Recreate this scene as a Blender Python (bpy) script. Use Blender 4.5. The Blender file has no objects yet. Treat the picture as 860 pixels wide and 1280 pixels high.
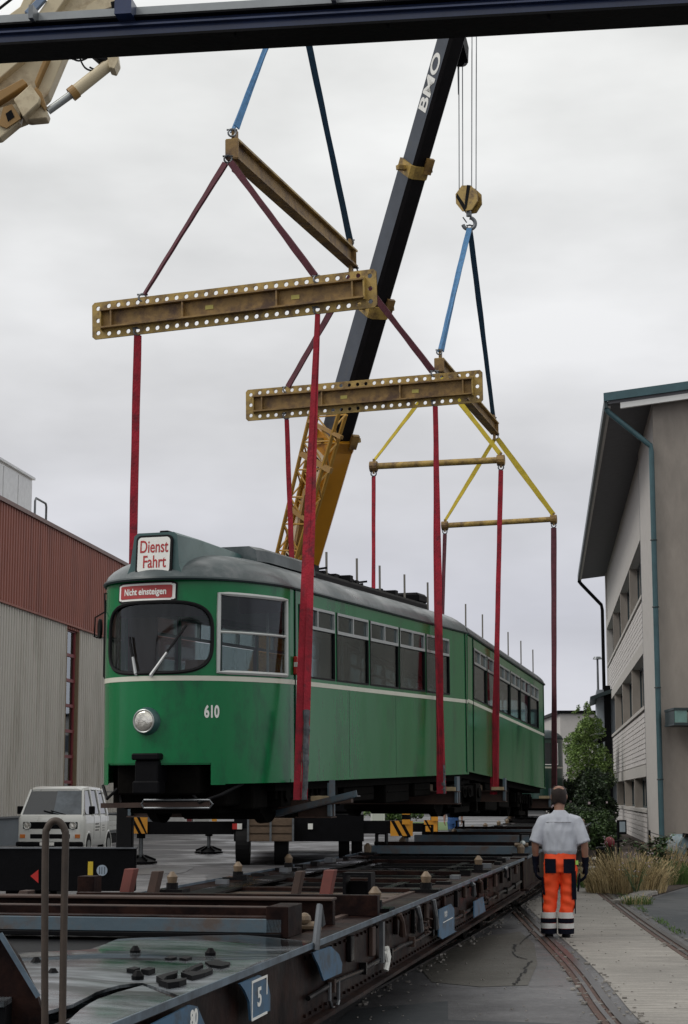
import bpy, bmesh, math, random
from mathutils import Vector as V, Matrix, noise
random.seed(7)
rnd = random.uniform
S = bpy.context.scene
COL = S.collection
PI = math.pi

# ---------------------------------------------------------------- camera
F_PX, PITCH, EYE = 2245.0, math.radians(8.96), 1.72
cam = bpy.data.cameras.new('camera'); co = bpy.data.objects.new('camera', cam); COL.objects.link(co)
co.location = (0, 0, EYE); co.rotation_euler = (PI/2 + PITCH, 0, 0)
cam.sensor_fit = 'VERTICAL'; cam.sensor_height = 36; cam.lens = F_PX/1280*36
cam.clip_start = .1; cam.clip_end = 3000
S.camera = co
S.render.resolution_x = 688; S.render.resolution_y = 1024
# ---------------------------------------------------------------- world and sun (overcast)
W = bpy.data.worlds.new('World'); S.world = W; W.use_nodes = True
nt = W.node_tree; N = nt.nodes; Lk = nt.links
for n in list(N): N.remove(n)
out = N.new('ShaderNodeOutputWorld'); bg = N.new('ShaderNodeBackground'); bg.inputs['Strength'].default_value = .1
sky = N.new('ShaderNodeTexSky'); sky.sky_type = 'NISHITA'; sky.sun_disc = False
SUN_EL, SUN_AZ = math.radians(46), math.radians(252)
sky.sun_elevation = SUN_EL; sky.sun_rotation = SUN_AZ
tc = N.new('ShaderNodeTexCoord'); sep = N.new('ShaderNodeSeparateXYZ')
Lk.new(tc.outputs['Generated'], sep.inputs[0])
rp = N.new('ShaderNodeValToRGB'); e = rp.color_ramp.elements
e[0].position = 0; e[0].color = (.60, .605, .65, 1)
e[1].position = 1; e[1].color = (.79, .785, .76, 1)
for p, c in ((.10, (.54, .545, .60, 1)), (.20, (.63, .63, .645, 1)), (.36, (.76, .765, .755, 1)), (.5, (.83, .83, .81, 1))):
    k = e.new(p); k.color = c
Lk.new(sep.outputs['Z'], rp.inputs[0])
mp = N.new('ShaderNodeMapping'); mp.inputs['Scale'].default_value = (1, 1, 2.6); mp.inputs['Location'].default_value = (.3, .2, .35)
Lk.new(tc.outputs['Generated'], mp.inputs[0])
nz = N.new('ShaderNodeTexNoise'); nz.inputs['Scale'].default_value = 4.6; nz.inputs['Detail'].default_value = 5.0; nz.inputs['Roughness'].default_value = .5
Lk.new(mp.outputs[0], nz.inputs['Vector'])
nr = N.new('ShaderNodeMapRange'); nr.inputs['From Min'].default_value = .3; nr.inputs['From Max'].default_value = .7
nr.inputs['To Min'].default_value = 9.3; nr.inputs['To Max'].default_value = 13.3
Lk.new(nz.outputs['Fac'], nr.inputs['Value'])
mul = N.new('ShaderNodeVectorMath'); mul.operation = 'SCALE'
Lk.new(rp.outputs[0], mul.inputs[0]); Lk.new(nr.outputs[0], mul.inputs['Scale'])
mx = N.new('ShaderNodeMix'); mx.data_type = 'RGBA'; mx.inputs['Factor'].default_value = .95
Lk.new(sky.outputs[0], mx.inputs['A']); Lk.new(mul.outputs[0], mx.inputs['B'])
Lk.new(mx.outputs['Result'], bg.inputs['Color']); Lk.new(bg.outputs[0], out.inputs['Surface'])
sd = bpy.data.lights.new('sun', 'SUN'); so = bpy.data.objects.new('sun', sd); COL.objects.link(so)
sd.energy = 1.25; sd.angle = math.radians(22); sd.color = (1, .97, .92)
dirn = V((math.sin(SUN_AZ)*math.cos(SUN_EL), math.cos(SUN_AZ)*math.cos(SUN_EL), math.sin(SUN_EL)))
so.rotation_euler = dirn.to_track_quat('Z', 'Y').to_euler()
S.view_settings.view_transform = 'Standard'; S.view_settings.look = 'None'
S.view_settings.exposure = 0; S.view_settings.gamma = 1

# ---------------------------------------------------------------- photograph geometry helpers
FW = V((0, math.cos(PITCH), math.sin(PITCH))); UPV = V((0, -math.sin(PITCH), math.cos(PITCH))); CC = V((0, 0, EYE))
def ray(x, y): return FW + V((1, 0, 0))*((x-430)/F_PX) + UPV*((640-y)/F_PX)
def P(x, y, Y): d = ray(x, y); return CC + d*(Y/d.y)
def G(x, y, z=0.0): d = ray(x, y); return CC + d*((z-EYE)/d.z)
def proj(p):
    d = p-CC; z = d.dot(FW)
    return 430+F_PX*d.x/z, 640-F_PX*d.dot(UPV)/z
def framemat(o, head, pitch=0.0):        # local x = right, local y = away, local z = up
    h = math.radians(head); p = math.radians(pitch)
    u = V((math.sin(h)*math.cos(p), math.cos(h)*math.cos(p), math.sin(p))); v = V((math.cos(h), -math.sin(h), 0)); w = v.cross(u)
    m = Matrix((( v.x, u.x, w.x, o[0]), (v.y, u.y, w.y, o[1]), (v.z, u.z, w.z, o[2]), (0, 0, 0, 1)))
    return m
def onplane(m, px, py, v):               # (along, up) where the ray meets local plane x = v
    mi = m.inverted(); c = mi @ CC; d = mi.to_3x3() @ ray(px, py); t = (v-c.x)/d.x; q = c+d*t
    return q.y, q.z
def ondeck(m, px, py, h):                # local point at local height h
    mi = m.inverted(); c = mi @ CC; d = mi.to_3x3() @ ray(px, py); t = (h-c.z)/d.z; return c+d*t

# ---------------------------------------------------------------- materials
MATS = {}
def mat(name, col, rough=.6, metal=0.0, var=.15, scale=4.0, bump=.0, bscale=30.0, coat=0.0, dirt=None, dirtamt=0.0, dscale=2.0, spec=.5, stretch=(1, 1, 1), rvar=.0, emit=0):
    if name in MATS: return MATS[name]
    m = bpy.data.materials.new(name); m.use_nodes = True; t = m.node_tree; b = t.nodes['Principled BSDF']
    tcn = t.nodes.new('ShaderNodeTexCoord'); mpn = t.nodes.new('ShaderNodeMapping'); mpn.inputs['Scale'].default_value = stretch
    t.links.new(tcn.outputs['Object'], mpn.inputs[0])
    n1 = t.nodes.new('ShaderNodeTexNoise'); n1.inputs['Scale'].default_value = scale; n1.inputs['Detail'].default_value = 6; n1.inputs['Roughness'].default_value = .65
    t.links.new(mpn.outputs[0], n1.inputs['Vector'])
    mr = t.nodes.new('ShaderNodeMapRange'); mr.inputs['From Min'].default_value = .25; mr.inputs['From Max'].default_value = .75
    mr.inputs['To Min'].default_value = 1-var; mr.inputs['To Max'].default_value = 1+var
    t.links.new(n1.outputs['Fac'], mr.inputs['Value'])
    vm = t.nodes.new('ShaderNodeVectorMath'); vm.operation = 'SCALE'; vm.inputs[0].default_value = col[:3]
    t.links.new(mr.outputs[0], vm.inputs['Scale']); last = vm.outputs[0]
    if dirt:
        n2 = t.nodes.new('ShaderNodeTexNoise'); n2.inputs['Scale'].default_value = dscale; n2.inputs['Detail'].default_value = 9; n2.inputs['Roughness'].default_value = .7
        t.links.new(mpn.outputs[0], n2.inputs['Vector'])
        m2 = t.nodes.new('ShaderNodeMapRange'); m2.inputs['From Min'].default_value = .62-dirtamt*.5; m2.inputs['From Max'].default_value = .74-dirtamt*.3
        t.links.new(n2.outputs['Fac'], m2.inputs['Value'])
        mm = t.nodes.new('ShaderNodeMix'); mm.data_type = 'RGBA'; mm.inputs['B'].default_value = (*dirt, 1)
        t.links.new(m2.outputs[0], mm.inputs['Factor']); t.links.new(last, mm.inputs['A']); last = mm.outputs['Result']
    t.links.new(last, b.inputs['Base Color'])
    b.inputs['Roughness'].default_value = rough; b.inputs['Metallic'].default_value = metal
    b.inputs['Specular IOR Level'].default_value = spec
    if rvar:
        r2 = t.nodes.new('ShaderNodeMapRange'); r2.inputs['From Min'].default_value = .35; r2.inputs['From Max'].default_value = .65
        r2.inputs['To Min'].default_value = max(.02, rough-rvar); r2.inputs['To Max'].default_value = min(1, rough+rvar)
        n3 = t.nodes.new('ShaderNodeTexNoise'); n3.inputs['Scale'].default_value = scale*.6; n3.inputs['Detail'].default_value = 4
        t.links.new(mpn.outputs[0], n3.inputs['Vector']); t.links.new(n3.outputs['Fac'], r2.inputs['Value']); t.links.new(r2.outputs[0], b.inputs['Roughness'])
    if coat: b.inputs['Coat Weight'].default_value = coat; b.inputs['Coat Roughness'].default_value = .05
    if bump:
        bn = t.nodes.new('ShaderNodeTexNoise'); bn.inputs['Scale'].default_value = bscale; bn.inputs['Detail'].default_value = 5
        t.links.new(mpn.outputs[0], bn.inputs['Vector'])
        bb = t.nodes.new('ShaderNodeBump'); bb.inputs['Strength'].default_value = bump; bb.inputs['Distance'].default_value = .02
        t.links.new(bn.outputs['Fac'], bb.inputs['Height']); t.links.new(bb.outputs[0], b.inputs['Normal'])
    if emit: b.inputs['Emission Color'].default_value = (*col[:3], 1); b.inputs['Emission Strength'].default_value = emit
    MATS[name] = m; return m
def glass(name, tint, refl=1.0):
    m = bpy.data.materials.new(name); m.use_nodes = True; t = m.node_tree
    for n in list(t.nodes): t.nodes.remove(n)
    o = t.nodes.new('ShaderNodeOutputMaterial'); mx = t.nodes.new('ShaderNodeMixShader'); tr = t.nodes.new('ShaderNodeBsdfTransparent'); gl = t.nodes.new('ShaderNodeBsdfGlossy')
    fr = t.nodes.new('ShaderNodeFresnel'); fr.inputs[0].default_value = 1.5
    mm = t.nodes.new('ShaderNodeMath'); mm.operation = 'MULTIPLY'; mm.inputs[1].default_value = refl
    tr.inputs[0].default_value = (*tint, 1); gl.inputs['Roughness'].default_value = .03; gl.inputs['Color'].default_value = (.9, .95, 1, 1)
    t.links.new(fr.outputs[0], mm.inputs[0]); t.links.new(mm.outputs[0], mx.inputs[0]); t.links.new(tr.outputs[0], mx.inputs[1]); t.links.new(gl.outputs[0], mx.inputs[2]); t.links.new(mx.outputs[0], o.inputs[0])
    return m
GREEN = mat('tram_green', (.0025, .158, .050), .17, 0, .16, 1.6, .08, .8, 0, dirt=(.008, .078, .036), dirtamt=.22, dscale=1.6, rvar=.06, spec=.30, stretch=(1, 1, .45))
CREAMLINE = mat('cream_stripe', (.62, .62, .52), .4, 0, .06)
TROOF = mat('tram_roof_grey', (.04, .058, .062), .38, 0, .35, 2.2, .08, 9, .1, dirt=(.11, .125, .13), dirtamt=.25, dscale=1.8, rvar=.12)
THOOD = mat('sign_hood_green_grey', (.035, .085, .085), .4, 0, .2, 3)
ALU = mat('aluminium', (.40, .42, .41), .38, .6, .12, 9)
RUBBER = mat('rubber', (.006, .006, .007), .65, spec=.2)
BLACK = mat('black_steel', (.003, .003, .004), .55, 0, .4, 6, .1, spec=.10)
BLACKG = mat('grimy_underframe', (.004, .0035, .003), .85, 0, .5, 5, .3, 18, spec=.06)
TGLASS = glass('tram_glass', (.62, .68, .66), .75)
CABGLASS = glass('cab_glass', (.84, .87, .87), .9)
HGLASS = glass('window_glass', (.35, .42, .50), 1.4)
INTER = mat('interior_panel', (.15, .135, .12), .6)
INTCEIL = mat('interior_ceiling', (.34, .34, .31), .5)
SEATM = mat('seat_wood', (.09, .05, .03), .4)
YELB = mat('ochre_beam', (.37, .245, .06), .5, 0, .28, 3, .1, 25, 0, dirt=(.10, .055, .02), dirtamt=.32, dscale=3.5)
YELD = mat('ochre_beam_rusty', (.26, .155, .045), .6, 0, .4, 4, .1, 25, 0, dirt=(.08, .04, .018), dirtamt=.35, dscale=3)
YELR = mat('crane_yellow', (.42, .235, .045), .45, 0, .18, 2)
YELO = mat('crane_orange', (.50, .215, .012), .35, 0, .12, 1.2, .02, 6, .4)
CREAM = mat('crane_cream', (.60, .51, .34), .45, 0, .12, 2, dirt=(.25, .17, .09), dirtamt=.2)
OCHRE = mat('crane_ochre_plate', (.30, .17, .05), .5)
SLINGR = mat('sling_red', (.29, .006, .02), .8, 0, .45, 5, .5, 40, stretch=(1, 1, .8), dirt=(.10, .01, .018), dirtamt=.2, dscale=6)
SLINGM = mat('sling_maroon', (.085, .018, .028), .8, 0, .4, 9, .2, 60)
SLINGB = mat('sling_blue', (.06, .17, .33), .8, 0, .3, 9, .2, 60)
SLINGD = mat('sling_dark_blue', (.012, .045, .085), .8, 0, .3, 9, .2, 60)
SLINGY = mat('sling_yellow', (.50, .38, .03), .8, 0, .25, 9, .2, 60)
SLEEVE = mat('sling_sleeve', (.07, .075, .085), .7, 0, .7, 14, .6, 30)
STEEL = mat('bare_steel', (.16, .17, .18), .4, .7, .3, 8)
BOOMLIT = mat('boom_black_lit', (.040, .050, .068), .38, 0, .3, 2, dirt=(.05, .055, .06), dirtamt=.12)  # lighter boom black: light on the flank is put into the colour
BOOMSHADE = mat('boom_black_shaded', (.006, .005, .006), .5, 0, .4, 3, spec=.2)  # same boom paint, with the shade of the underside put into the colour
NAVY = mat('navy_beam', (.014, .028, .085), .35, 0, .35, 3, .05, 20, .2)
GREYRAIL = mat('grey_rail', (.30, .32, .33), .5, .2, .15, 6)
WHITEP = mat('white_paint', (.72, .72, .70), .35, 0, .05, 3, coat=.3)
WHITET = mat('white_lettering', (.80, .80, .76), .5, 0, .05)
VANW = mat('van_white', (.66, .67, .64), .3, 0, .05, 2, coat=.5, dirt=(.4, .4, .37), dirtamt=.08)
REDT = mat('red_lettering', (.40, .02, .02), .5)
REDP = mat('red_signboard', (.36, .028, .028), .5, 0, .1)
TAN = mat('render_tan', (.31, .275, .24), .9, 0, .10, 3, .12, 60, dirt=(.24, .215, .19), dirtamt=.3, dscale=.7, stretch=(1, 1, .35))
TANL = mat('render_light', (.44, .42, .40), .9, 0, .10, 3, .12, 60)
SIDING = mat('white_brick', (.53, .505, .49), .8, 0, .12, 6, .1, 40)
CONCL = mat('concrete_band', (.42, .40, .375), .85, 0, .1, 2, .1, 30)
SOFF = mat('soffit_dark', (.11, .11, .12), .8, 0, .12, 3)
TEAL = mat('copper_teal', (.045, .10, .115), .45, .1, .2, 3)
DTEAL = mat('gutter_dark', (.015, .030, .033), .45, 0, .2, 3)
REDCLAD = mat('red_cladding', (.27, .088, .060), .6, 0, .10, 1, dirt=(.19, .062, .045), dirtamt=.25, dscale=.9, stretch=(1, 1, .2))
GREYCLAD = mat('grey_cladding', (.48, .455, .41), .6, 0, .06, 1, dirt=(.36, .335, .29), dirtamt=.25, dscale=.9, stretch=(1, 1, .2))
PLINTH = mat('plinth', (.13, .15, .17), .8, 0, .15, 1)
REDF = mat('red_frame', (.17, .02, .025), .5)
WAGB = mat('wagon_brown', (.0075, .004, .004), .45, 0, .4, 3, .15, 20, 0, dirt=(.026, .012, .009), dirtamt=.40, dscale=4, rvar=.12, spec=.07)
WAGD = mat('wagon_deck_dark', (.006, .0055, .006), .34, 0, .4, 3, .15, 14, 0, rvar=.2, spec=.14)
WAGBL = mat('wagon_blue', (.045, .125, .22), .5, 0, .25, 3, dirt=(.04, .055, .07), dirtamt=.35, dscale=6)
WAGGB = mat('bluegrey_channel', (.075, .115, .145), .5, 0, .22, 3, .1, 20, 0, dirt=(.09, .07, .06), dirtamt=.3, dscale=3)
RUSTR = mat('rust_red', (.13, .030, .022), .6, 0, .35, 5)
RUST = mat('rust_brown', (.042, .021, .014), .7, 0, .4, 6)
WETPL = mat('wet_steel_plate', (.30, .33, .36), .20, .4, .6, 1.3, .05, 8, 0, dirt=(.012, .016, .018), dirtamt=.55, dscale=1.7, rvar=.18, stretch=(.55, 1.6, 1))
BRASS = mat('twistlock_tan', (.15, .105, .065), .5, 0, .3, 12)
HAZO = mat('hazard_orange', (.62, .27, .02), .5)
WOOD = mat('old_wood', (.12, .08, .052), .8, 0, .35, 7, .2, 30, stretch=(1, 1, 4))
TIMBER = mat('pale_timber', (.42, .32, .19), .8, 0, .25, 8)
LAMPG = mat('lamp_glass', (.62, .60, .54), .10, .75, .5, 9, .6, 14)
REFLR = mat('red_reflector', (.50, .02, .015), .3)
REFLY = mat('yellow_reflector', (.70, .50, .03), .3)
AMBER = mat('amber_lamp', (.55, .16, .02), .3)
FOLG = mat('leaf_green', (.045, .085, .022), .6, 0, .6, 3)
FOLD = mat('leaf_dark', (.018, .036, .014), .6, 0, .6, 3)
FOLL = mat('leaf_light', (.21, .32, .085), .6, 0, .5, 3)
STRAW = mat('dry_grass', (.50, .39, .21), .8, 0, .6, 5); STRAWD = mat('dry_grass_dark', (.13, .10, .04), .8, 0, .5, 5)
GRASSG = mat('green_grass', (.07, .13, .025), .8, 0, .4, 3)
BARK = mat('bark', (.10, .08, .06), .9, 0, .3, 9, .4)
PETAL = mat('petal', (.42, .34, .36), .6)
SKIN = mat('skin', (.27, .14, .095), .5, 0, .12, 6)
HAIR = mat('hair', (.018, .010, .008), .7, 0, .4, 30)
SHIRT = mat('grey_shirt', (.43, .45, .50), .9, 0, .07, 5, .3, 9)
ORANGE = mat('hi_vis_orange', (.86, .075, .012), .7, 0, .12, 8, .2, 10)
DKCLOTH = mat('dark_cloth', (.006, .007, .014), .95, 0, .3, 9, spec=.1)
REFLEX = mat('reflective_tape', (.62, .62, .60), .4, .1, .1, 9)
JEANS = mat('blue_jeans', (.03, .09, .24), .9, 0, .2, 9)
# ground materials
def groundmat(name, col, var, sc, wet, bump=.25, streak=None, patches=None):
    m = bpy.data.materials.new(name); m.use_nodes = True; t = m.node_tree; b = t.nodes['Principled BSDF']
    tcn = t.nodes.new('ShaderNodeTexCoord')
    def nz(scale, det, ro=.6, st=None):
        n = t.nodes.new('ShaderNodeTexNoise'); n.inputs['Scale'].default_value = scale; n.inputs['Detail'].default_value = det; n.inputs['Roughness'].default_value = ro
        if st:
            k = t.nodes.new('ShaderNodeMapping'); k.inputs['Scale'].default_value = st; t.links.new(tcn.outputs['Object'], k.inputs[0]); t.links.new(k.outputs[0], n.inputs['Vector'])
        else: t.links.new(tcn.outputs['Object'], n.inputs['Vector'])
        return n.outputs['Fac']
    def mr(src, a, b_, c, d):
        k = t.nodes.new('ShaderNodeMapRange'); k.inputs['From Min'].default_value = a; k.inputs['From Max'].default_value = b_; k.inputs['To Min'].default_value = c; k.inputs['To Max'].default_value = d
        t.links.new(src, k.inputs['Value']); return k.outputs[0]
    def mul(a, b_):
        k = t.nodes.new('ShaderNodeMath'); k.operation = 'MULTIPLY'; t.links.new(a, k.inputs[0]); t.links.new(b_, k.inputs[1]); return k.outputs[0]
    big = nz(.35, 5); fine = nz(sc, 6, .8)
    v = mul(mr(big, .3, .7, 1-var, 1+var), mr(fine, .3, .7, 1-var*.9, 1+var*.9))
    if streak: v = mul(v, mr(nz(streak[0], 5, .7, streak[1]), .3, .7, .55, 1.45))
    vm = t.nodes.new('ShaderNodeVectorMath'); vm.operation = 'SCALE'; vm.inputs[0].default_value = col; t.links.new(v, vm.inputs['Scale'])
    t.links.new(vm.outputs[0], b.inputs['Base Color'])
    w = nz(.22, 6, .7)
    t.links.new(mr(w, .42, .56, wet, .85), b.inputs['Roughness'])
    bb = t.nodes.new('ShaderNodeBump'); bb.inputs['Strength'].default_value = bump; bb.inputs['Distance'].default_value = .012
    t.links.new(nz(sc*1.7, 4), bb.inputs['Height']); t.links.new(bb.outputs[0], b.inputs['Normal'])
    return m
ASPH = groundmat('asphalt', (.082, .081, .086), .5, 22, .36, .6)
ASPHB = groundmat('dark_blue_asphalt', (.032, .038, .044), .18, 30, .5)
CONC = groundmat('brushed_concrete', (.23, .215, .195), .26, 30, .7, .4, (6, (.22, 3.0, 1)))
PATCH = groundmat('worn_tar_patch', (.078, .073, .062), .35, 14, .6, .9)
CRACK = mat('crack', (.008, .008, .008), .95)
SOIL = mat('soil', (.035, .022, .016), .95, 0, .5, 2, .8, 12)
RAILM = mat('rail_steel', (.085, .08, .08), .32, .7, .3, 5)
RAILR = mat('rail_rust', (.07, .035, .025), .7, .1, .5, 4)

# ---------------------------------------------------------------- mesh builder
class MB:
    def __init__(s): s.v = []; s.f = []; s.mi = []; s.m = 0
    def add(s, vs, fs):
        o = len(s.v); s.v += [V(p) for p in vs]; s.f += [tuple(i+o for i in f) for f in fs]; s.mi += [s.m]*len(fs); return s
    def box(s, c, d, R=None):
        c = V(c); pts = [V((x*d[0]/2, y*d[1]/2, z*d[2]/2)) for x in (-1, 1) for y in (-1, 1) for z in (-1, 1)]
        if R is not None: pts = [R @ p for p in pts]
        return s.add([c+p for p in pts], [(0, 1, 3, 2), (4, 6, 7, 5), (0, 4, 5, 1), (2, 3, 7, 6), (0, 2, 6, 4), (1, 5, 7, 3)])
    def b2(s, a, b): return s.box([(a[i]+b[i])/2 for i in range(3)], [abs(a[i]-b[i]) for i in range(3)])
    def bar(s, a, b, w, h, up=(0, 0, 1), w2=None, h2=None):
        a = V(a); b = V(b); d = (b-a).normalized(); x = d.cross(V(up))
        if x.length < 1e-4: x = d.cross(V((0, 1, 0)))
        x.normalize(); z = x.cross(d); pts = []
        for p, ww, hh in ((a, w, h), (b, w2 or w, h2 or h)):
            for i, j in ((-1, -1), (1, -1), (1, 1), (-1, 1)): pts.append(p+x*ww*i/2+z*hh*j/2)
        return s.add(pts, [(3, 2, 1, 0), (4, 5, 6, 7), (0, 1, 5, 4), (1, 2, 6, 5), (2, 3, 7, 6), (3, 0, 4, 7)])
    def tube(s, pts, r, seg=8, caps=True, up=(0, 0, 1), flat=1.0):
        pts = [V(p) for p in pts]; n = len(pts); rs = r if isinstance(r, (list, tuple)) else [r]*n; ring = []; prev = None
        for i, p in enumerate(pts):
            d = (pts[min(i+1, n-1)]-pts[max(i-1, 0)]).normalized()
            if prev is None:
                x = d.cross(V(up))
                if x.length < 1e-3: x = d.cross(V((1, 0, 0)))
            else: x = prev - d*prev.dot(d)
            x.normalize(); prev = x; y = d.cross(x)
            ring.append([p+(x*math.cos(2*PI*k/seg)+y*math.sin(2*PI*k/seg)*flat)*rs[i] for k in range(seg)])
        vs = [q for rr in ring for q in rr]; fs = []
        for i in range(n-1):
            for k in range(seg): fs.append((i*seg+k, i*seg+(k+1) % seg, (i+1)*seg+(k+1) % seg, (i+1)*seg+k))
        if caps: fs += [tuple(range(seg-1, -1, -1)), tuple((n-1)*seg+k for k in range(seg))]
        return s.add(vs, fs)
    def cyl(s, a, b, r, seg=16, r2=None): return s.tube([a, b], [r, r2 if r2 is not None else r], seg)
    def prism(s, poly, off):              # poly: 3d points of a planar outline, extruded by the vector off
        n = len(poly); poly = [V(p) for p in poly]; off = V(off)
        return s.add(poly+[p+off for p in poly], [tuple(range(n-1, -1, -1)), tuple(range(n, 2*n))]+[(i, (i+1) % n, n+(i+1) % n, n+i) for i in range(n)])
    def sph(s, c, r, seg=12, rings=8):
        c = V(c); r = r if isinstance(r, (tuple, list)) else (r, r, r); vs = []; fs = []
        for i in range(rings+1):
            t = PI*i/rings
            for k in range(seg): a = 2*PI*k/seg; vs.append(c+V((r[0]*math.sin(t)*math.cos(a), r[1]*math.sin(t)*math.sin(a), r[2]*math.cos(t))))
        for i in range(rings):
            for k in range(seg): fs.append((i*seg+k, (i+1)*seg+k, (i+1)*seg+(k+1) % seg, i*seg+(k+1) % seg))
        return s.add(vs, fs)
    def torus(s, c, n, R, r, seg=18, rs=8, a0=0, a1=2*PI):
        c = V(c); n = V(n).normalized(); x = n.orthogonal().normalized(); y = n.cross(x); full = abs(a1-a0-2*PI) < 1e-3
        m = seg+(0 if full else 1); pts = [c+(x*math.cos(a0+(a1-a0)*i/seg)+y*math.sin(a0+(a1-a0)*i/seg))*R for i in range(seg+1)]
        return s.tube(pts, r, rs, not full)
    def loft(s, rings, caps=True):
        n = len(rings[0]); vs = [q for rr in rings for q in rr]; fs = []
        for i in range(len(rings)-1):
            for k in range(n): fs.append((i*n+k, i*n+(k+1) % n, (i+1)*n+(k+1) % n, (i+1)*n+k))
        if caps: fs += [tuple(range(n-1, -1, -1)), tuple((len(rings)-1)*n+k for k in range(n))]
        return s.add(vs, fs)
    def build(s, name, m, parent=None, world=False, bevel=0, smooth=False, fix=True, mw=None):
        me = bpy.data.meshes.new(name); vs = s.v
        if parent is not None and world:
            rt = parent
            while rt.parent is not None: rt = rt.parent
            mi = rt.matrix_world.inverted(); vs = [mi @ p for p in vs]
        me.from_pydata([tuple(p) for p in vs], [], s.f); ms = m if isinstance(m, (list, tuple)) else [m]
        for q in ms: me.materials.append(q)
        me.polygons.foreach_set('material_index', s.mi)
        if fix or bevel:
            bm = bmesh.new(); bm.from_mesh(me)
            if fix: bmesh.ops.recalc_face_normals(bm, faces=bm.faces)
            if bevel: bmesh.ops.bevel(bm, geom=bm.edges[:], offset=bevel, segments=1, affect='EDGES', clamp_overlap=True)
            bm.to_mesh(me); bm.free()
        if smooth:
            for p in me.polygons: p.use_smooth = True
            if smooth != 'all': me.set_sharp_from_angle(angle=math.radians(38))
        o = bpy.data.objects.new(name, me); COL.objects.link(o)
        if parent is not None: o.parent = parent
        return o
def tag(o, label=None, cat=None, group=None, kind=None):
    if label: o['label'] = label
    if cat: o['category'] = cat
    if group: o['group'] = group
    if kind: o['kind'] = kind
    return o
def thing(name, label, cat, m=(0, 0, 0), group=None):
    o = bpy.data.objects.new(name, None); COL.objects.link(o); o.empty_display_size = .2
    if not isinstance(m, Matrix): m = Matrix.Translation(V(m))
    o.location = m.to_translation(); o.rotation_euler = m.to_euler(); o.matrix_world = m
    return tag(o, label, cat, group)
def text(s, size, m, parent, name, mtx, bold=.0, sx=1.0, ext=.002):
    cu = bpy.data.curves.new('t', 'FONT'); cu.body = s; cu.size = size; cu.align_x = 'CENTER'; cu.align_y = 'CENTER'; cu.extrude = ext; cu.offset = bold
    to = bpy.data.objects.new('t', cu); COL.objects.link(to)
    dg = bpy.context.evaluated_depsgraph_get(); me = bpy.data.meshes.new_from_object(to.evaluated_get(dg)); bpy.data.objects.remove(to)
    me.transform(mtx @ Matrix.Diagonal((sx, 1, 1, 1))); me.materials.clear(); me.materials.append(m)
    o = bpy.data.objects.new(name, me); COL.objects.link(o)
    if parent: o.parent = parent
    return o
def axes(o, x, y):                       # matrix with local x, y axes at o
    x = V(x).normalized(); y = V(y); y = (y-x*y.dot(x)).normalized(); z = x.cross(y)
    return Matrix(((x.x, y.x, z.x, o[0]), (x.y, y.y, z.y, o[1]), (x.z, y.z, z.z, o[2]), (0, 0, 0, 1)))
def copytree(root, loc=None, label=None):
    r = root.copy(); COL.objects.link(r)
    if loc is not None: r.location = loc; r.matrix_world = Matrix.Translation(V(loc)) @ root.matrix_world.to_3x3().to_4x4()
    if label: r['label'] = label
    for ch in list(root.children):
        c = ch.copy(); COL.objects.link(c); c.parent = r
        for g in ch.children: d = g.copy(); COL.objects.link(d); d.parent = c
    return r
def sheet(name, pts, z, m):
    mb = MB(); mb.add([(p[0], p[1], z) for p in pts], [tuple(range(len(pts)))]); o = mb.build(name, m); o['kind'] = 'structure'; return o
def smoothline(pts, n=8):
    pts = [V(p) for p in pts]; out = []
    for i in range(len(pts)-1):
        a = pts[max(i-1, 0)]; b = pts[i]; c = pts[i+1]; d = pts[min(i+2, len(pts)-1)]
        for k in range(n):
            t = k/n; out.append(.5*((2*b)+(c-a)*t+(2*a-5*b+4*c-d)*t*t+(3*b-a-3*c+d)*t**3))
    out.append(pts[-1]); return out

# ================================================================ GROUND
g = MB(); g.add([(-700, -60, 0), (700, -60, 0), (700, 1500, 0), (-700, 1500, 0)], [(0, 1, 2, 3)]); g.build('ground', ASPH)['kind'] = 'structure'
Bl = smoothline([(1.9, -2, 0), (2.02, 9, 0), (2.13, 14.1, 0), (2.39, 19, 0), (2.75, 29.4, 0), (3.4, 42, 0)])
Cl = smoothline([(3.3, -2, 0), (3.42, 10, 0), (3.58, 15, 0), (3.86, 20.7, 0), (4.29, 27.4, 0), (5.05, 37.6, 0), (6.0, 47, 0)])
sheet('concrete_path', [(p.x+.14, p.y) for p in Bl[:33]]+[(p.x-.10, p.y) for p in reversed(Cl[:41])], .006, CONC)
sheet('asphalt_road', [(p.x+.16, p.y) for p in Cl[:34]]+[(5.1, 30.6), (6.45, 34.4), (9, 39), (30, 44), (30, -2)], .005, ASPHB)
def rail(name, line, side=1, mk=True):
    def sweep(a, b, z0, z1, m, nm):
        r = MB(); rings = []
        for i, p in enumerate(line):
            d = (line[min(i+1, len(line)-1)]-line[max(i-1, 0)]).normalized(); n = V((d.y, -d.x, 0))
            rings.append([p+n*a+V((0, 0, z0)), p+n*b+V((0, 0, z0)), p+n*b+V((0, 0, z1)), p+n*a+V((0, 0, z1))])
        r.loft(rings); return r
    for a, b, z1, m, nm in ((-.035, .035, .022, RAILM, 'rail'), (.075*side, .115*side, .020, RAILM, 'rail_guard'), (-.16, -.036, .009, RAILR, 'rail_bed'), (.116*side, .17*side, .011, RAILR, 'rail_bed')):
        o = sweep(min(a, b), max(a, b), .001, z1, m, nm).build(nm, m); o['kind'] = 'structure'
rail('B', Bl, -1); rail('C', Cl, -1)
wl = [V((-.76-.55+.02+.199*(y-7.63), y, 0)) for y in (0, 10, 20, 30, 60)]
Al = smoothline([(-1.6, 7, 0), (-.22, 14.2, 0), (.52, 17.7, 0), (1.85, 24.1, 0), (2.85, 29.3, 0), (4.1, 36, 0)])
rail('A', Al, -1)
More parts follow.
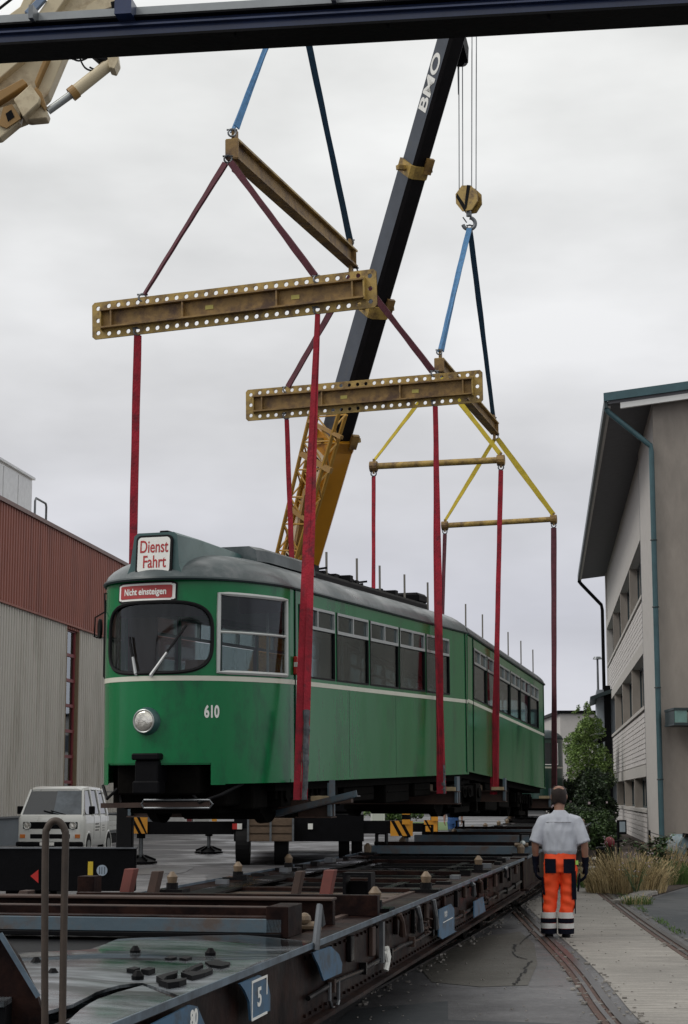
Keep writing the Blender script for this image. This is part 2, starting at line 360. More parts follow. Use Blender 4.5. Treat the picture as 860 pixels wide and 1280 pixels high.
lr = [V((p.x-1.42, p.y+.26, 0)) for p in Al]; rail('A2', lr, 1)
# worn patch and cracks between the tracks
pp = [(520, 1205), (560, 1180), (610, 1170), (650, 1165), (668, 1180), (672, 1205), (660, 1232), (600, 1234), (540, 1228)]
sheet('tar_patch', [G(*q) for q in pp], .004, PATCH)
sheet('tar_patch', [G(*q) for q in [(395, 1300), (440, 1262), (560, 1252), (560, 1275), (700, 1280), (760, 1300)]], .004, ASPHB)
def crack(px, w=.018, z=.009):
    c = MB(); pts = smoothline([G(*q) for q in px], 5)
    for i in range(len(pts)-1):
        a, b = pts[i], pts[i+1]; d = (b-a).normalized(); n = V((d.y, -d.x, 0)); wa = w*(.5+random.random()); j = n*rnd(-.02, .02)
        wa *= .6; c.add([a-n*wa+j, a+n*wa+j, b+n*wa+j, b-n*wa+j], [(0, 1, 2, 3)])
    o = c.build('pavement_crack', CRACK); o.location.z = z; o['kind'] = 'structure'
crack([(665, 1165), (650, 1180), (642, 1182), (645, 1196), (660, 1200)])
crack([(664, 1202), (655, 1215), (648, 1225), (644, 1232)]); crack([(520, 1232), (580, 1236), (660, 1234), (705, 1233)], .012)
crack([(500, 1200), (520, 1190), (545, 1178)], .01)
soil = sheet('soil', [(5.25, 38.2), (4.45, 28.9), (5.1, 30.9), (6.45, 34.6), (9, 39.5), (16, 46), (13, 90), (6.5, 90), (5.6, 48)], .012, SOIL)
k = MB(); a = G(778, 1131); b = G(815, 1116)
for i in range(6):
    p = a.lerp(b, (i+.5)/6); k.box(p+V((0, 0, .03)), (.26, .5, .09), Matrix.Rotation(-.5+rnd(-.1, .1), 3, 'Z'))
k.build('kerb', CONC, bevel=.012)['kind'] = 'structure'
# small flecks of gravel beside the rails
gv = MB()
for i in range(900):
    L_ = random.choice((Bl, Cl, Al)); j = random.randrange(10, len(L_)-4); p = L_[j].lerp(L_[j+1], random.random())+V((rnd(-.22, .20), 0, .012)); r = rnd(.006, .02)
    gv.box(p, (r*2, r*2, r), Matrix.Rotation(rnd(0, 3), 3, 'Z'))
tag(gv.build('gravel', CONC), 'pale gravel flecks scattered along the sunken rails', 'gravel', kind='stuff')

# ================================================================ BUILDINGS
# ---- long office building on the right; facade is local plane x = 0 facing left, gable wall at y = 0
MR = framemat((9.83, 56, 0), 6.3)
RB = thing('office_building', 'tan rendered office building with white brick bands and deep eaves on the right', 'building', MR)
def ru(px, py=995): return onplane(MR, px, py, 0)[0]
def rz(px, py): return onplane(MR, px, py, 0)[1]
u0 = ru(809.5); uE = ru(761.5, 900); fins = [u0]
edges = [u0, ru(791), ru(779.3), ru(770.3), uE]
stp = (uE-u0)/4.0; edges = [u0+stp*i for i in range(5)]
ztop = rz(806, 560)
zr = [(rz(806, 971), rz(806, 1011)), (rz(806, 815), rz(806, 882.5)), (rz(803.5, 668), rz(803.5, 742))]
ZR = 14.6
# solid core behind the facade
mb = MB(); mb.b2((.45, .02, 0), (14, uE+1.2, ZR-.2)); mb.build('wall', TAN, RB)
mb = MB(); zq = P(757.8, 503, 56).z-.1-.15; mb.prism([(-.02, -.25, 0), (14, -.25, 0), (14, -.25, zq+.12*15.55), (-.02, -.25, zq+.12*1.53)], (0, .268, 0)); mb.build('gable_wall', TAN, RB)
mb = MB(); mb.b2((-.022, .02, 0), (.448, u0, ZR)); mb.build('corner_pilaster', TANL, RB)
mb = MB(); mb.b2((-.02, uE, 0), (.448, uE+1.2, ZR)); mb.build('end_pilaster', TANL, RB)
bandz = [(0, zr[0][1]-.18, 1), (zr[0][0]+.45, zr[1][1]-.16, 1), (zr[1][0]+.45, zr[2][1]-.16, 1), (zr[2][0]+.25, ZR, 0)]
for i, (a, b, br) in enumerate(bandz):
    mb = MB(); mb.b2((.035, u0, a), (.44, uE, b)); mb.build('spandrel', SIDING if br else TANL, RB)
    if br:
        mb = MB(); z = a+.02; r = 0
        while z < b-.1:
            for j in range(4):
                y0 = edges[j]+.05; y1 = edges[j+1]-.05; n = 12; L = (y1-y0)/n
                for q in range(n):
                    dx = rnd(-.004, .006); mb.b2((.0+dx, y0+q*L+.012, z), (.034, y0+(q+1)*L-.012, z+.155))
            z += .185
        o = mb.build('brick_course', SIDING, RB); o['kind'] = 'stuff'
for (zt, zb) in zr:
    mb = MB(); mb.b2((-.03, u0, zt), (.44, uE, zt+.42 if zt < 12 else zt+.22)); mb.build('lintel_band', CONCL, RB)
    mb = MB(); mb.b2((-.05, u0, zb-.13), (.44, uE, zb-.004)); mb.build('sill_band', CONCL, RB)
    for j in range(4):
        y0, y1 = edges[j], edges[j+1]
        if j: mb = MB(); mb.b2((-.012, y0-.16, zb), (.44, y0+.16, zt)); mb.build('window_fin', TAN, RB)
        mb = MB(); mb.b2((.30, y0+.16, zb), (.36, y1-.16, zb+.08)); mb.b2((.30, y0+.16, zt-.08), (.36, y1-.16, zt))
        for q in range(5):
            yy = y0+.17+(y1-y0-.40)*q/4; mb.b2((.302, yy, zb+.08), (.358, yy+.07, zt-.08))
        w = mb.build('window', DTEAL, RB)
        mb = MB(); mb.b2((.335, y0+.16, zb+.07), (.345, y1-.16, zt-.07)); mb.build('pane', HGLASS, w)
        mb = MB()
        for q in range(14):
            yy = y0+.3+(y1-y0-.6)*q/14
            if random.random() < .62: mb.b2((.37+.03*(q % 2), yy, zb+.05), (.375+.03*(q % 2), yy+(y1-y0)/15, zt-.02))
        mb.build('curtain', mat('curtain_blue_grey', (.20, .24, .32), .9, 0, .2, 3), w)
# thin vertical joints
mb = MB(); mb.b2((-.03, u0-.05, 0), (-.0225, u0+.03, ZR)); mb.build('joint_strip', STEEL, RB)
# eaves: near outer corner, far outer corner (mono slope rising to the right)
OH = (757.8-818)/2273*56
def sl(x): return .14*(x+1.5)
zc = rz(818, 512); OHX = -1.55; yN = -.9; yF = uE+1.5
zE = P(757.8, 503, 56).z - .1
mb = MB()
def slab(mb, x0, x1, y0, y1, z0, z1, s=.12):
    a = s*(x0-OHX); b = s*(x1-OHX)
    mb.add([(x0, y0, z0+a), (x1, y0, z0+b), (x1, y1, z0+b), (x0, y1, z0+a), (x0, y0, z1+a), (x1, y0, z1+b), (x1, y1, z1+b), (x0, y1, z1+a)],
           [(3, 2, 1, 0), (4, 5, 6, 7), (0, 1, 5, 4), (1, 2, 6, 5), (2, 3, 7, 6), (3, 0, 4, 7)]); return mb
slab(mb, OHX+.12, 14, yN+.05, yF, zE-.12, zE+.06); rf = mb.build('roof', SOFF, RB)
slab(MB(), OHX-.02, 14, yN-.03, yN+.045, zE-.02, zE+.24).build('verge_flashing', TEAL, rf)
slab(MB(), OHX+.5, 14, yN+.06, yN+.20, zE-.30, zE-.124).build('verge_board', WHITEP, rf)
slab(MB(), OHX, OHX+.10, yN+.05, yF, zE-.22, zE+.10, 0).build('gutter', DTEAL, rf)
slab(MB(), OHX+.11, OHX+.20, yN+.21, yF-.1, zE-.20, zE-.126, 0).build('eaves_trim', TANL, rf)
def pipe(pts, r, m, nm, clips=()):
    o = MB().tube(pts, r, 10).build(nm, m, RB, smooth=True)
    for z in clips: MB().torus((pts[-1][0], pts[-1][1], z), (0, 0, 1), r+.012, .018, 12, 6).build('pipe_clip', DTEAL, o)
zk = P(815.8, 565, 56).z
pipe([(OHX+.05, yN+.25, zE-.2), (OHX+.16, yN+.25, zE-.35), (-.12, -.42, zk+.12), (-.10, -.40, zk-.1), (-.10, -.40, .1)], .085, TEAL, 'downpipe', (2.2, 5, 7.5, 9.6))
pipe([(OHX+.05, yF-.2, zE-.2), (OHX+.2, yF-.2, zE-.4), (-.25, yF-.25, zE-1.6), (-.2, yF-.25, zE-1.9), (-.2, yF-.25, .1)], .10, BLACK, 'downpipe', (3, 7))
# glass canopy over the side door
a = P(837, 893, 54.6)
cn = thing('door_canopy', 'green glass door canopy jutting from the tan gable wall', 'canopy', (a.x, 54.5, a.z))
mb = MB(); mb.b2((0, -.6, .10), (2.6, 1.0, .17)); mb.b2((0, -.6, -.35), (2.6, 1.0, -.28)); mb.build('canopy_frame', DTEAL, cn)
for q in range(6):
    mb = MB(); mb.b2((.03+q*.42, -.57, -.27), (.40+q*.42, -.54, .09)); mb.build('canopy_pane', mat('green_glass', (.14, .26, .23), .15, 0, .2, 6), cn)
mb = MB(); mb.b2((.02, -.53, -.27), (.06, 1.0, .09)); mb.build('canopy_side', DTEAL, cn)
# lower annexe at the end of the office building
xa, xb = P(748.5, 990, 96), P(762, 990, 96)
an = thing('annexe', 'narrow blue-grey annexe block at the far end of the office building', 'building', framemat((xa.x, 96, 0), 7.2))
zt = P(750, 862, 96).z
mb = MB(); mb.b2((0, 0, 0), (9, 6, zt)); mb.build('wall', mat('pale_bluegrey', (.26, .29, .32), .8, 0, .1), an)
mb = MB(); mb.add([(-.35, -.6, zt-.6), (9, -.6, zt+2.6), (9, 6.3, zt+2.6), (-.35, 6.3, zt-.6), (-.35, -.6, zt-.4), (9, -.6, zt+2.9), (9, 6.3, zt+2.9), (-.35, 6.3, zt-.4)], [(3, 2, 1, 0), (4, 5, 6, 7), (0, 1, 5, 4), (1, 2, 6, 5), (2, 3, 7, 6), (3, 0, 4, 7)]); mb.build('roof', DTEAL, an)
mb = MB(); mb.bar((0.55, -.1, 0), (.55, -.1, zt+.2), .35, .2, (0, 1, 0)); mb.build('corner_post', BLACK, an)
# dark timber lean-to roof and mast
a = P(728, 936, 88); b = P(750, 925, 88)
lt = thing('lean_to_roof', 'dark pitched canopy roof jutting out in front of the bushes', 'canopy', (b.x, 88, 0))
MB().add([(a.x-b.x, 0, a.z), (.3, 0, b.z-.05), (.3, 4, b.z+.1), (a.x-b.x, 4, a.z+.1), (a.x-b.x, 0, a.z+.1), (-.25, 0, b.z+.25), (.3, 0, b.z+.3), (.3, 4, b.z+.4), (a.x-b.x, 4, a.z+.3)], [(0, 1, 6, 5, 4), (3, 2, 7, 8), (0, 3, 8, 4), (0, 3, 2, 1), (4, 8, 7, 5), (5, 7, 6)]).build('roof_slab', BLACK, lt)
MB().bar((a.x-b.x+.15, -.03, a.z+.05), (-.05, -.03, b.z+.12), .05, .08).build('edge_beam', STEEL, lt)
MB().bar((.2, 1, 0), (.2, 1, b.z), .15, .15, (0, 1, 0)).build('post', BLACK, lt)
a = P(746.8, 824, 105)
mst = thing('lamp_post', 'tall slender lamp post rising behind the annexe', 'lamp post', (a.x, 105, 0))
MB().tube([(0, 0, 0), (0, 0, a.z)], [.11, .06], 10).build('pole', STEEL, mst, smooth=True)
MB().cyl((0, 0, a.z), (0, 0, a.z+.14), .28, 14, .2).build('lamp_head', STEEL, mst)
# pale block behind the birch
a = P(700, 889, 150); b = P(749, 889, 150)
pb = thing('apartment_block', 'pale flat-roofed block rising behind the birch tree', 'building', (a.x, 150, 0))
MB().b2((0, 0, 0), (18, 12, a.z-.2)).build('wall', mat('pale_block', (.46, .44, .42), .9, 0, .06), pb)
MB().b2((-.25, -.25, a.z-.2), (18.3, 12.3, a.z+.05)).build('roof', BLACK, pb)
for q in range(3): MB().b2((.9+q*2.6, -.03, a.z-3.2), (2.0+q*2.6, .01, a.z-1.8)).build('window', HGLASS, pb)

# ---- corrugated hall on the left; facade is local plane x = 0 facing right (towards the yard)
ML = framemat((-11.69, 62, 0), 6.9)
LB = thing('factory_hall', 'long factory hall clad in grey ribbed sheet with red-brown upper band', 'building', ML)
def lu(px, py): return onplane(ML, px, py, 0)
yN_, yF_ = -35.0, lu(240, 990)[0]
zt = lu(0, 626)[1]; zr_ = lu(0, 751)[1]; zp = lu(0, 1021)[1]
def corr(name, z0, z1, y0, y1, x, m, pitch=.30, d=.055):
    mb = MB(); y = y0; prof = []
    while y < y1: prof += [(x, y), (x, y+pitch*.45), (x-d, y+pitch*.55), (x-d, y+pitch*.92)]; y += pitch
    prof.append((x, y1)); n = len(prof)
    mb.add([(p[0], p[1], z0) for p in prof]+[(p[0], p[1], z1) for p in prof], [(i, i+1, n+i+1, n+i) for i in range(n-1)])
    return mb.build(name, m, LB, fix=False)
wy0, wy1 = lu(81.5, 880)[0], lu(95.5, 880)[0]+.2; wz1 = lu(83, 785)[1]; wz0 = lu(80, 990)[1]-.6
corr('upper_cladding', zr_, zt, yN_, yF_, .06, REDCLAD)
corr('lower_cladding', zp, zr_, yN_, wy0, 0, GREYCLAD); corr('lower_cladding', zp, zr_, wy1, yF_, 0, GREYCLAD)
corr('lower_cladding', wz1, zr_, wy0, wy1, .0, REDCLAD)
mb = MB(); mb.b2((-18, yN_, 0), (-.6, yF_, zt-.15)); mb.build('wall', GREYCLAD, LB)
mb = MB(); mb.b2((-.6, yN_, 0), (-.02, yF_, zp-.004)); mb.build('plinth', PLINTH, LB)
mb = MB(); mb.b2((-.7, yN_, zt-.02), (.13, yF_, zt+.13)); mb.build('coping', mat('coping_brown', (.16, .09, .075), .5), LB)
mb = MB(); mb.b2((-.62, yF_, 0), (.06, yF_+.1, zt)); mb.build('end_trim', GREYCLAD, LB)
mb = MB(); mb.b2((.0, yN_, zr_-.05), (.075, yF_, zr_+.02)); mb.build('drip_flashing', REDCLAD, LB)
mb = MB(); mb.b2((-.02, yN_, zp-.06), (.05, yF_, zp-.002)); mb.build('drip_flashing', STEEL, LB)
# tall strip window
mb = MB(); mb.b2((-.55, wy1-.08, wz0), (.02, wy1+.02, wz1)); mb.b2((-.55, wy0-.02, wz0), (.015, wy0+.05, wz1)); mb.build('window_reveal', mat('reveal_tan', (.20, .15, .09), .7), LB)
sw = MB(); n = 7
for i in range(n+1):
    z = wz0+(wz1-wz0)*i/n; sw.b2((-.20, wy0+.05, z-.06), (-.10, wy1-.08, z+.06))
sw.b2((-.19, wy1-.3, wz0), (-.095, wy1-.18, wz1)); sw = sw.build('window', REDF, LB)
for i in range(n):
    z0 = wz0+(wz1-wz0)*i/n+.06; z1 = wz0+(wz1-wz0)*(i+1)/n-.06
    mb = MB(); mb.b2((-.16, wy0+.06, z0), (-.15, wy1-.1, z1)); mb.build('pane', HGLASS, sw)
    if i % 2: mb = MB(); mb.b2((-.28, wy0+.3, z0+.2), (-.25, wy1-.5, z1-.1*i)); mb.build('blind', mat('blind_pale', (.5, .52, .52), .9), sw)
# roof plant box and roof railing
a = onplane(ML, 40, 600, -3.0)
zb1 = a[1]
pbx = thing('roof_plant_box', 'white panelled plant box on the roof of the left hall', 'plant box', ML @ Matrix.Translation((-3, a[0], zt)))
MB().b2((-8, -14, -.2), (0, 0, zb1-zt)).build('casing', WHITEP, pbx)
for q in range(7): MB().b2((.001, -1.95-q*2.0, -.1), (.03, -.06-q*2.0, zb1-zt-.12)).build('panel', mat('panel_white', (.60, .61, .62), .4), pbx)
MB().b2((-8.1, -14.1, zb1-zt), (.12, .1, zb1-zt+.1)).build('lid', mat('panel_white', (.6, .61, .62), .4), pbx)
a = onplane(ML, 44, 622, -.9); b = onplane(ML, 58, 629, -.9)
rl = thing('roof_railing', 'grey hooped hand rail at the edge of the hall roof', 'railing', ML @ Matrix.Translation((-.9, a[0], zt)))
h = a[1]-zt
MB().tube([(0, 0, -.2), (0, 0, h-.12), (0, .12, h), (0, b[0]-a[0]-.1, h), (0, b[0]-a[0], h-.12), (0, b[0]-a[0], -.2)], .045, 8).build('hoop', STEEL, rl, smooth=True)
MB().cyl((0, 0, h*.35), (0, b[0]-a[0], h*.35), .035, 8).build('mid_rail', STEEL, rl)
MB().tube([(0, 0, h*.35), (0, -1.2, h*.35), (0, -1.7, -.1)], .035, 8).build('side_rail', STEEL, rl)
# ---- things seen below the lifted tram, far behind
for (x0, x1, y0, y1, Y, lab, m) in ((128, 152, 1004, 1050, 84, 'white box container on the yard left of the crane foot', WHITEP), (184, 232, 1012, 1036, 88, 'low white tank container seen under the tram front', WHITEP), (243, 262, 1004, 1032, 92, 'grey-white crate behind the crane outrigger', VANW), (464, 481, 1000, 1016, 104, 'small white container beyond the grass bank', WHITEP)):
    a = P(x0, y0, Y); b = P(x1, y1, Y); t = thing('container', lab, 'container', (a.x, Y, 0)); hh = a.z
    mb = MB(); mb.b2((0, 0, .05), (b.x-a.x, 2.4, hh)); mb.build('shell', m, t)
    mb = MB()
    for q in range(6): xx = (b.x-a.x)*(q+.5)/6; mb.b2((xx-.05, -.05, .15), (xx+.05, -.002, hh-.1))
    mb.build('ribs', m, t); MB().b2((-.03, -.06, hh), (b.x-a.x+.03, 2.45, hh+.07)).build('top_rim', ALU, t)
t = thing('site_post', 'red post standing between the white containers', 'post', P(236.5, 1038, 86)*1.0)
t.location.z = 0; t.matrix_world = Matrix.Translation((t.location.x, 86, 0)); MB().bar((0, 0, 0), (0, 0, 1.7), .22, .22, (0, 1, 0)).build('shaft', REDF, t); MB().b2((-.16, -.16, 1.7), (.16, .16, 1.78)).build('cap', STEEL, t)
hb = thing('depot_shed', 'long low dark shed closing the far side of the yard', 'building', (-40, 170, 0))
MB().b2((0, 0, 0), (62, 10, 5.2)).build('wall', mat('shed_grey', (.12, .125, .13), .8), hb); MB().b2((-.5, -.6, 5.2), (62.5, 10.5, 5.7)).build('roof', BLACK, hb)
for q in range(12): MB().b2((2+q*5, -.05, .3), (5.4+q*5, .01, 3.4)).build('window', HGLASS, hb)

# ================================================================ PLANTS
def leaves(center, rad, n, size, mats, name, parent, gap=0.0, seed=0, top=0):
    mb = MB(); c = V(center)
    for i in range(n):
        while True:
            d = V((rnd(-1, 1), rnd(-1, 1), rnd(-1, 1)))
            if d.length > 1 or d.length < .25: continue
            q = noise.noise(V((d.x*rad[0], d.y*rad[1], d.z*rad[2]))*(.9/max(.5, min(rad)))*1.6+V((seed, 0, 0)))
            if d.length > .72+.5*q: continue
            if noise.noise(V((d.x*rad[0], d.y*rad[1], d.z*rad[2]))*2.6+V((seed, 9, 0))) < gap-.35: continue
            break
        if top: k = (1-max(0, d.z))**top; d.x *= k; d.y *= k
        p = c+V((d.x*rad[0], d.y*rad[1], d.z*rad[2])); s = size*rnd(.6, 1.3)
        a = V((rnd(-1, 1), rnd(-1, 1), rnd(-.6, .6))).normalized(); b = a.cross(V((rnd(-1, 1), rnd(-1, 1), rnd(-1, 1)))).normalized()
        mb.m = 0 if random.random() < .6 else (1 if random.random() < .6 else 2)
        mb.add([p-a*s, p+b*s*.5, p+a*s, p-b*s*.5], [(0, 1, 2, 3)])
    mb.m = 0
    return mb.build(name, mats, parent, fix=False)
def limbs(base, h, r, parent, n=9, spread=1.0):
    mb = MB(); b = V(base); mb.tube([b, b+V((.05, 0, h*.4)), b+V((-.03, 0, h))], [r, r*.7, r*.15], 8)
    for i in range(n):
        z = h*rnd(.3, .85); a = rnd(0, 2*PI); L = spread*rnd(.5, 1)*(1-z/h*.6)
        p = b+V((0, 0, z)); mb.tube([p, p+V((math.cos(a)*L*.5, math.sin(a)*L*.5, L*.35)), p+V((math.cos(a)*L, math.sin(a)*L, L*.9))], [r*.35, r*.22, r*.06], 5)
    return mb.build('trunk', BARK, parent)
a = P(733, 950, 84)
bt = thing('birch_tree', 'light green slender birch standing left of the annexe', 'tree', (a.x, 84, 0))
ht = P(735, 882, 84).z
limbs((0, 0, 0), ht-.4, .12, bt, 14, 1.2)
leaves((0, 0, ht*.62), (1.5, 1.3, ht*.44), 17000, .052, [FOLL, FOLG, FOLL], 'crown', bt, .22, 3, .30)
for i, (px, py, Y, rx, rzz, lab, ms, n) in enumerate((
    (708, 1010, 76, 1.1, 1.6, 'dark shrub just left of the worker head', [FOLD, FOLG, FOLD], 3500),
    (726, 1000, 72, 1.3, 1.35, 'tall dark ivy-like bush below the birch', [FOLD, FOLG, FOLD], 6500),
    (746, 1005, 64, .9, 1.6, 'dark bush against the annexe wall', [FOLD, FOLD, FOLG], 5500),
    (722, 1035, 62, 1.5, 1.1, 'low dark shrub behind the worker shoulder', [FOLD, FOLG, FOLD], 4500),
    (750, 1040, 58, .9, .9, 'small mid-green shrub at the foot of the office facade', [FOLG, FOLD, FOLG], 3000))):
    c = P(px, py, Y); t = thing('bush', lab, 'bush', (c.x, Y, 0), 'bushes beside the track')
    limbs((0, 0, 0), c.z+.2, .06, t, 6, .8); leaves((0, 0, c.z), (rx, rx, rzz), n*2, .055, ms, 'foliage', t, .05, i*3.1)
    if i in (1, 3):
        mb = MB()
        for q in range(22):
            p = V((rnd(-1, 1)*rx*.8, -rx*rnd(.75, 1), c.z+rnd(-.5, .9)*rzz)); s = rnd(.015, .04)
            mb.add([p+V((-s, 0, -s)), p+V((s, 0, -s)), p+V((s, 0, s)), p+V((-s, 0, s))], [(0, 1, 2, 3)])
        mb.build('flowers', PETAL, t)['kind'] = 'stuff'
c = P(492, 1012, 118); t = thing('hedge', 'green bushes on the verge seen beneath the tram', 'hedge', (c.x, 118, 0))
leaves((0, 0, .9), (2.4, 1.2, 1.2), 3500, .11, [FOLG, FOLL, FOLG], 'foliage', t, .1, 5); limbs((0, 0, 0), 1.2, .05, t, 6, .8)
sheet('grass_verge', [(c.x-2.2, 90), (c.x+2.6, 90), (c.x+3.5, 117), (c.x-2.6, 117)], .015, GRASSG)
def blades(cx, cy, r, n, h, mats, label, cat='grass tuft', lean=.5, name='grass_tuft', w=.006):
    mb = MB()
    for i in range(n):
        a = rnd(0, 2*PI); q = r*math.sqrt(random.random()); x = cx+math.cos(a)*q; y = cy+math.sin(a)*q; H_ = h*rnd(.45, 1.1)*(1-.45*(q/r)**2)
        dx, dy = math.cos(a)*lean*H_*(q/r)+rnd(-.26, .26)*H_, math.sin(a)*lean*H_*(q/r)+rnd(-.26, .26)*H_
        wv = V((rnd(-1, 1), rnd(-1, 1), 0)).normalized()*w*rnd(.6, 1.4); p = V((x, y, .01)); m1 = p+V((dx*.35, dy*.35, H_*.6)); tp = p+V((dx, dy, H_))
        mb.m = 0 if random.random() < .7 else 1
        mb.add([p-wv, p+wv, m1+wv*.8, m1-wv*.8, tp+wv*.15, tp-wv*.15], [(0, 1, 2, 3), (3, 2, 4, 5)])
        if random.random() < .45:
            s = wv*2.0; mb.add([tp-s, m1.lerp(tp, .75)+s, tp+V((0, 0, .02))+s*.3, tp+(tp-m1)*.1], [(0, 1, 2, 3)])
    mb.m = 0
    o = mb.build(name, mats, None, fix=False); return tag(o, label, cat, kind='stuff')
for (px, py, r, n, h, lab) in ((782, 1116, .7, 2300, .72, 'tall straw-coloured dry grass clump nearest the curving rail'), (806, 1106, .6, 900, .55, 'dry grass behind the straw clump beside the kerb'), (838, 1094, .4, 600, .8, 'dry upright grass at the right edge by the blue bundle'), (760, 1108, .4, 500, .38, 'short dry grass at the rail edge')):
    p = G(px, py); blades(p.x, p.y, r, n, h, [STRAW, STRAWD], lab, w=.0045)
p = G(822, 1104); blades(p.x, p.y, 1.0, 1900, .42, [GRASSG, FOLG], 'green weeds between the dry grass clumps')
p = G(745, 1108); blades(p.x, p.y, .9, 1200, .3, [GRASSG, FOLG], 'low green grass beside the worker hand')
p = G(795, 1131); blades(p.x, p.y, .25, 260, .16, [GRASSG, STRAW], 'green weeds sprouting at the kerb end')
mb = MB()
for i in range(700):
    j = random.randrange(17, 39); p = Cl[j].lerp(Cl[min(j+1, len(Cl)-1)], random.random())+V((rnd(.13, .26), 0, .012)); s = rnd(.02, .06)
    if noise.noise(p*.7) < -.05: continue
    mb.add([p+V((-.006, 0, 0)), p+V((.006, 0, 0)), p+V((rnd(-.03, .03), rnd(-.03, .03), s))], [(0, 1, 2)])
tag(mb.build('moss_strip', GRASSG, fix=False), 'green moss growing along the outer rail', 'moss', kind='stuff')
# leafy sapling
p = G(812, 1098); t = thing('sapling', 'leafy young green sapling rising out of the dry grass', 'sapling', (p.x, p.y, 0))
mb = MB(); lf = MB(); hs = P(812, 1042, p.y).z
for i in range(13):
    a = rnd(0, 2*PI); L = rnd(.25, .65); z = hs*rnd(.25, .8); q0 = V((0, 0, z)); q1 = q0+V((math.cos(a)*L, math.sin(a)*L*.6, L*.4)); mb.tube([q0, q0.lerp(q1, .5)+V((0, 0, .05)), q1], [.012, .009, .004], 5)
    for k in range(60):
        c = q0.lerp(q1, rnd(.2, 1.05))+V((rnd(-.1, .1), rnd(-.1, .1), rnd(-.08, .08))); s = rnd(.045, .085); d = V((rnd(-1, 1), rnd(-1, 1), rnd(-.5, .2))).normalized(); e2 = d.cross(V((rnd(-.3, .3), rnd(-.3, .3), 1))).normalized()
        lf.add([c, c+d*s+e2*s*.4, c+d*2*s, c+d*s-e2*s*.4], [(0, 1, 2, 3)])
mb.tube([(0, 0, 0), (.03, 0, hs*.5), (0, 0, hs)], [.02, .014, .004], 6); mb.build('stem', BARK, t); lf.build('foliage', FOLG, t, fix=False)
for i, (px, py, hh, lab) in enumerate(((795, 1120, .75, 'bare thistle-like weed stems left of the sapling'), (832, 1112, .9, 'flowering weed stems right of the sapling'), (768, 1090, .8, 'weed with small white blossoms near the red disc'))):
    p = G(px, py); t = thing('weed', lab, 'weed', (p.x, p.y, 0)); mb = MB(); fl = MB(); lf = MB()
    for k in range(9):
        a = rnd(0, 6.3); q = V((math.cos(a)*hh*.35, math.sin(a)*hh*.35, hh*rnd(.6, 1))); mb.tube([(0, 0, 0), q*.55+V((0, 0, .08)), q], [.008, .006, .003], 5)
        for j in range(3): c = q+V((rnd(-.05, .05), rnd(-.05, .05), rnd(-.06, .02))); fl.sph(c, .011, 6, 4)
        for j in range(9):
            c = q*rnd(.2, .9); d = V((rnd(-1, 1), rnd(-1, 1), rnd(-.3, .5))).normalized(); e2 = d.cross(V((0, 0, 1))).normalized(); s = rnd(.03, .06); lf.add([c, c+d*s+e2*s*.3, c+d*2*s, c+d*s-e2*s*.3], [(0, 1, 2, 3)])
    mb.build('stem', FOLG, t); tag(fl.build('flowers', PETAL, t), kind='stuff'); lf.build('foliage', FOLG, t, fix=False)

# ================================================================ ARTICULATED TRAM (lifted off the ground)
M1 = framemat((-1.673, 21.687, 1.871), 17.95, 1.25); L1 = 8.62
M2 = framemat((1.019, 30.447, 2.102), 13.36, -1.36); L2 = 10.2
TR = thing('tram', 'green articulated tram with cream stripe hanging in red slings above the wagons', 'tram', M1)
X12 = M1.inverted() @ M2
_build = MB.build
XF = [None]
def build2(s, *a, **k):
    if XF[0] is not None: s.v = [XF[0] @ p for p in s.v]
    return _build(s, *a, **k)
MB.build = build2
HS, HW = 2.30, 1.10
def caplan(sign, y0, full):
    base = [(1.1, 0), (1.06, .30), (.975, .63), (.87, .93), (.72, 1.20), (.50, 1.42), (.26, 1.55), (0, 1.60)]
    pts = [V((x, y, 0)) for x, y in base]+[V((-x, y, 0)) for x, y in reversed(base[:-1])]
    pts = smoothline(pts, 10); return [V((p.x, y0+sign*p.y*full, 0)) for p in pts]
class Skin:                               # arc-length surface of an outline
    def __init__(s, pts):
        s.p = pts; s.s = [0]
        for a, b in zip(pts, pts[1:]): s.s.append(s.s[-1]+(b-a).length)
        s.L = s.s[-1]
    def at(s, t, w, off=0.0):
        t = min(max(t, 0), s.L-1e-6); i = next(j for j in range(len(s.s)-1) if s.s[j+1] > t)
        a, b = s.p[i], s.p[i+1]; k = (t-s.s[i])/(s.s[i+1]-s.s[i]); q = a.lerp(b, k)
        def nrm(j): d = s.p[min(j+1, len(s.p)-1)]-s.p[max(j-1, 0)]; return V((d.y, -d.x, 0)).normalized()
        n = nrm(i).lerp(nrm(i+1), k).normalized()
        if n.dot(V((q.x, q.y-s.c, 0))) < 0: n = -n
        # the upper half of the end leans back a little
        lean = .09*max(0, w-1.25)**1.5*(1-abs(q.x)/1.12)
        q = V((q.x, q.y + (lean if s.sg < 0 else -lean), w)); return q+n*off, n
def skin(pts, c, sg): k = Skin(pts); k.c = c; k.sg = sg; return k
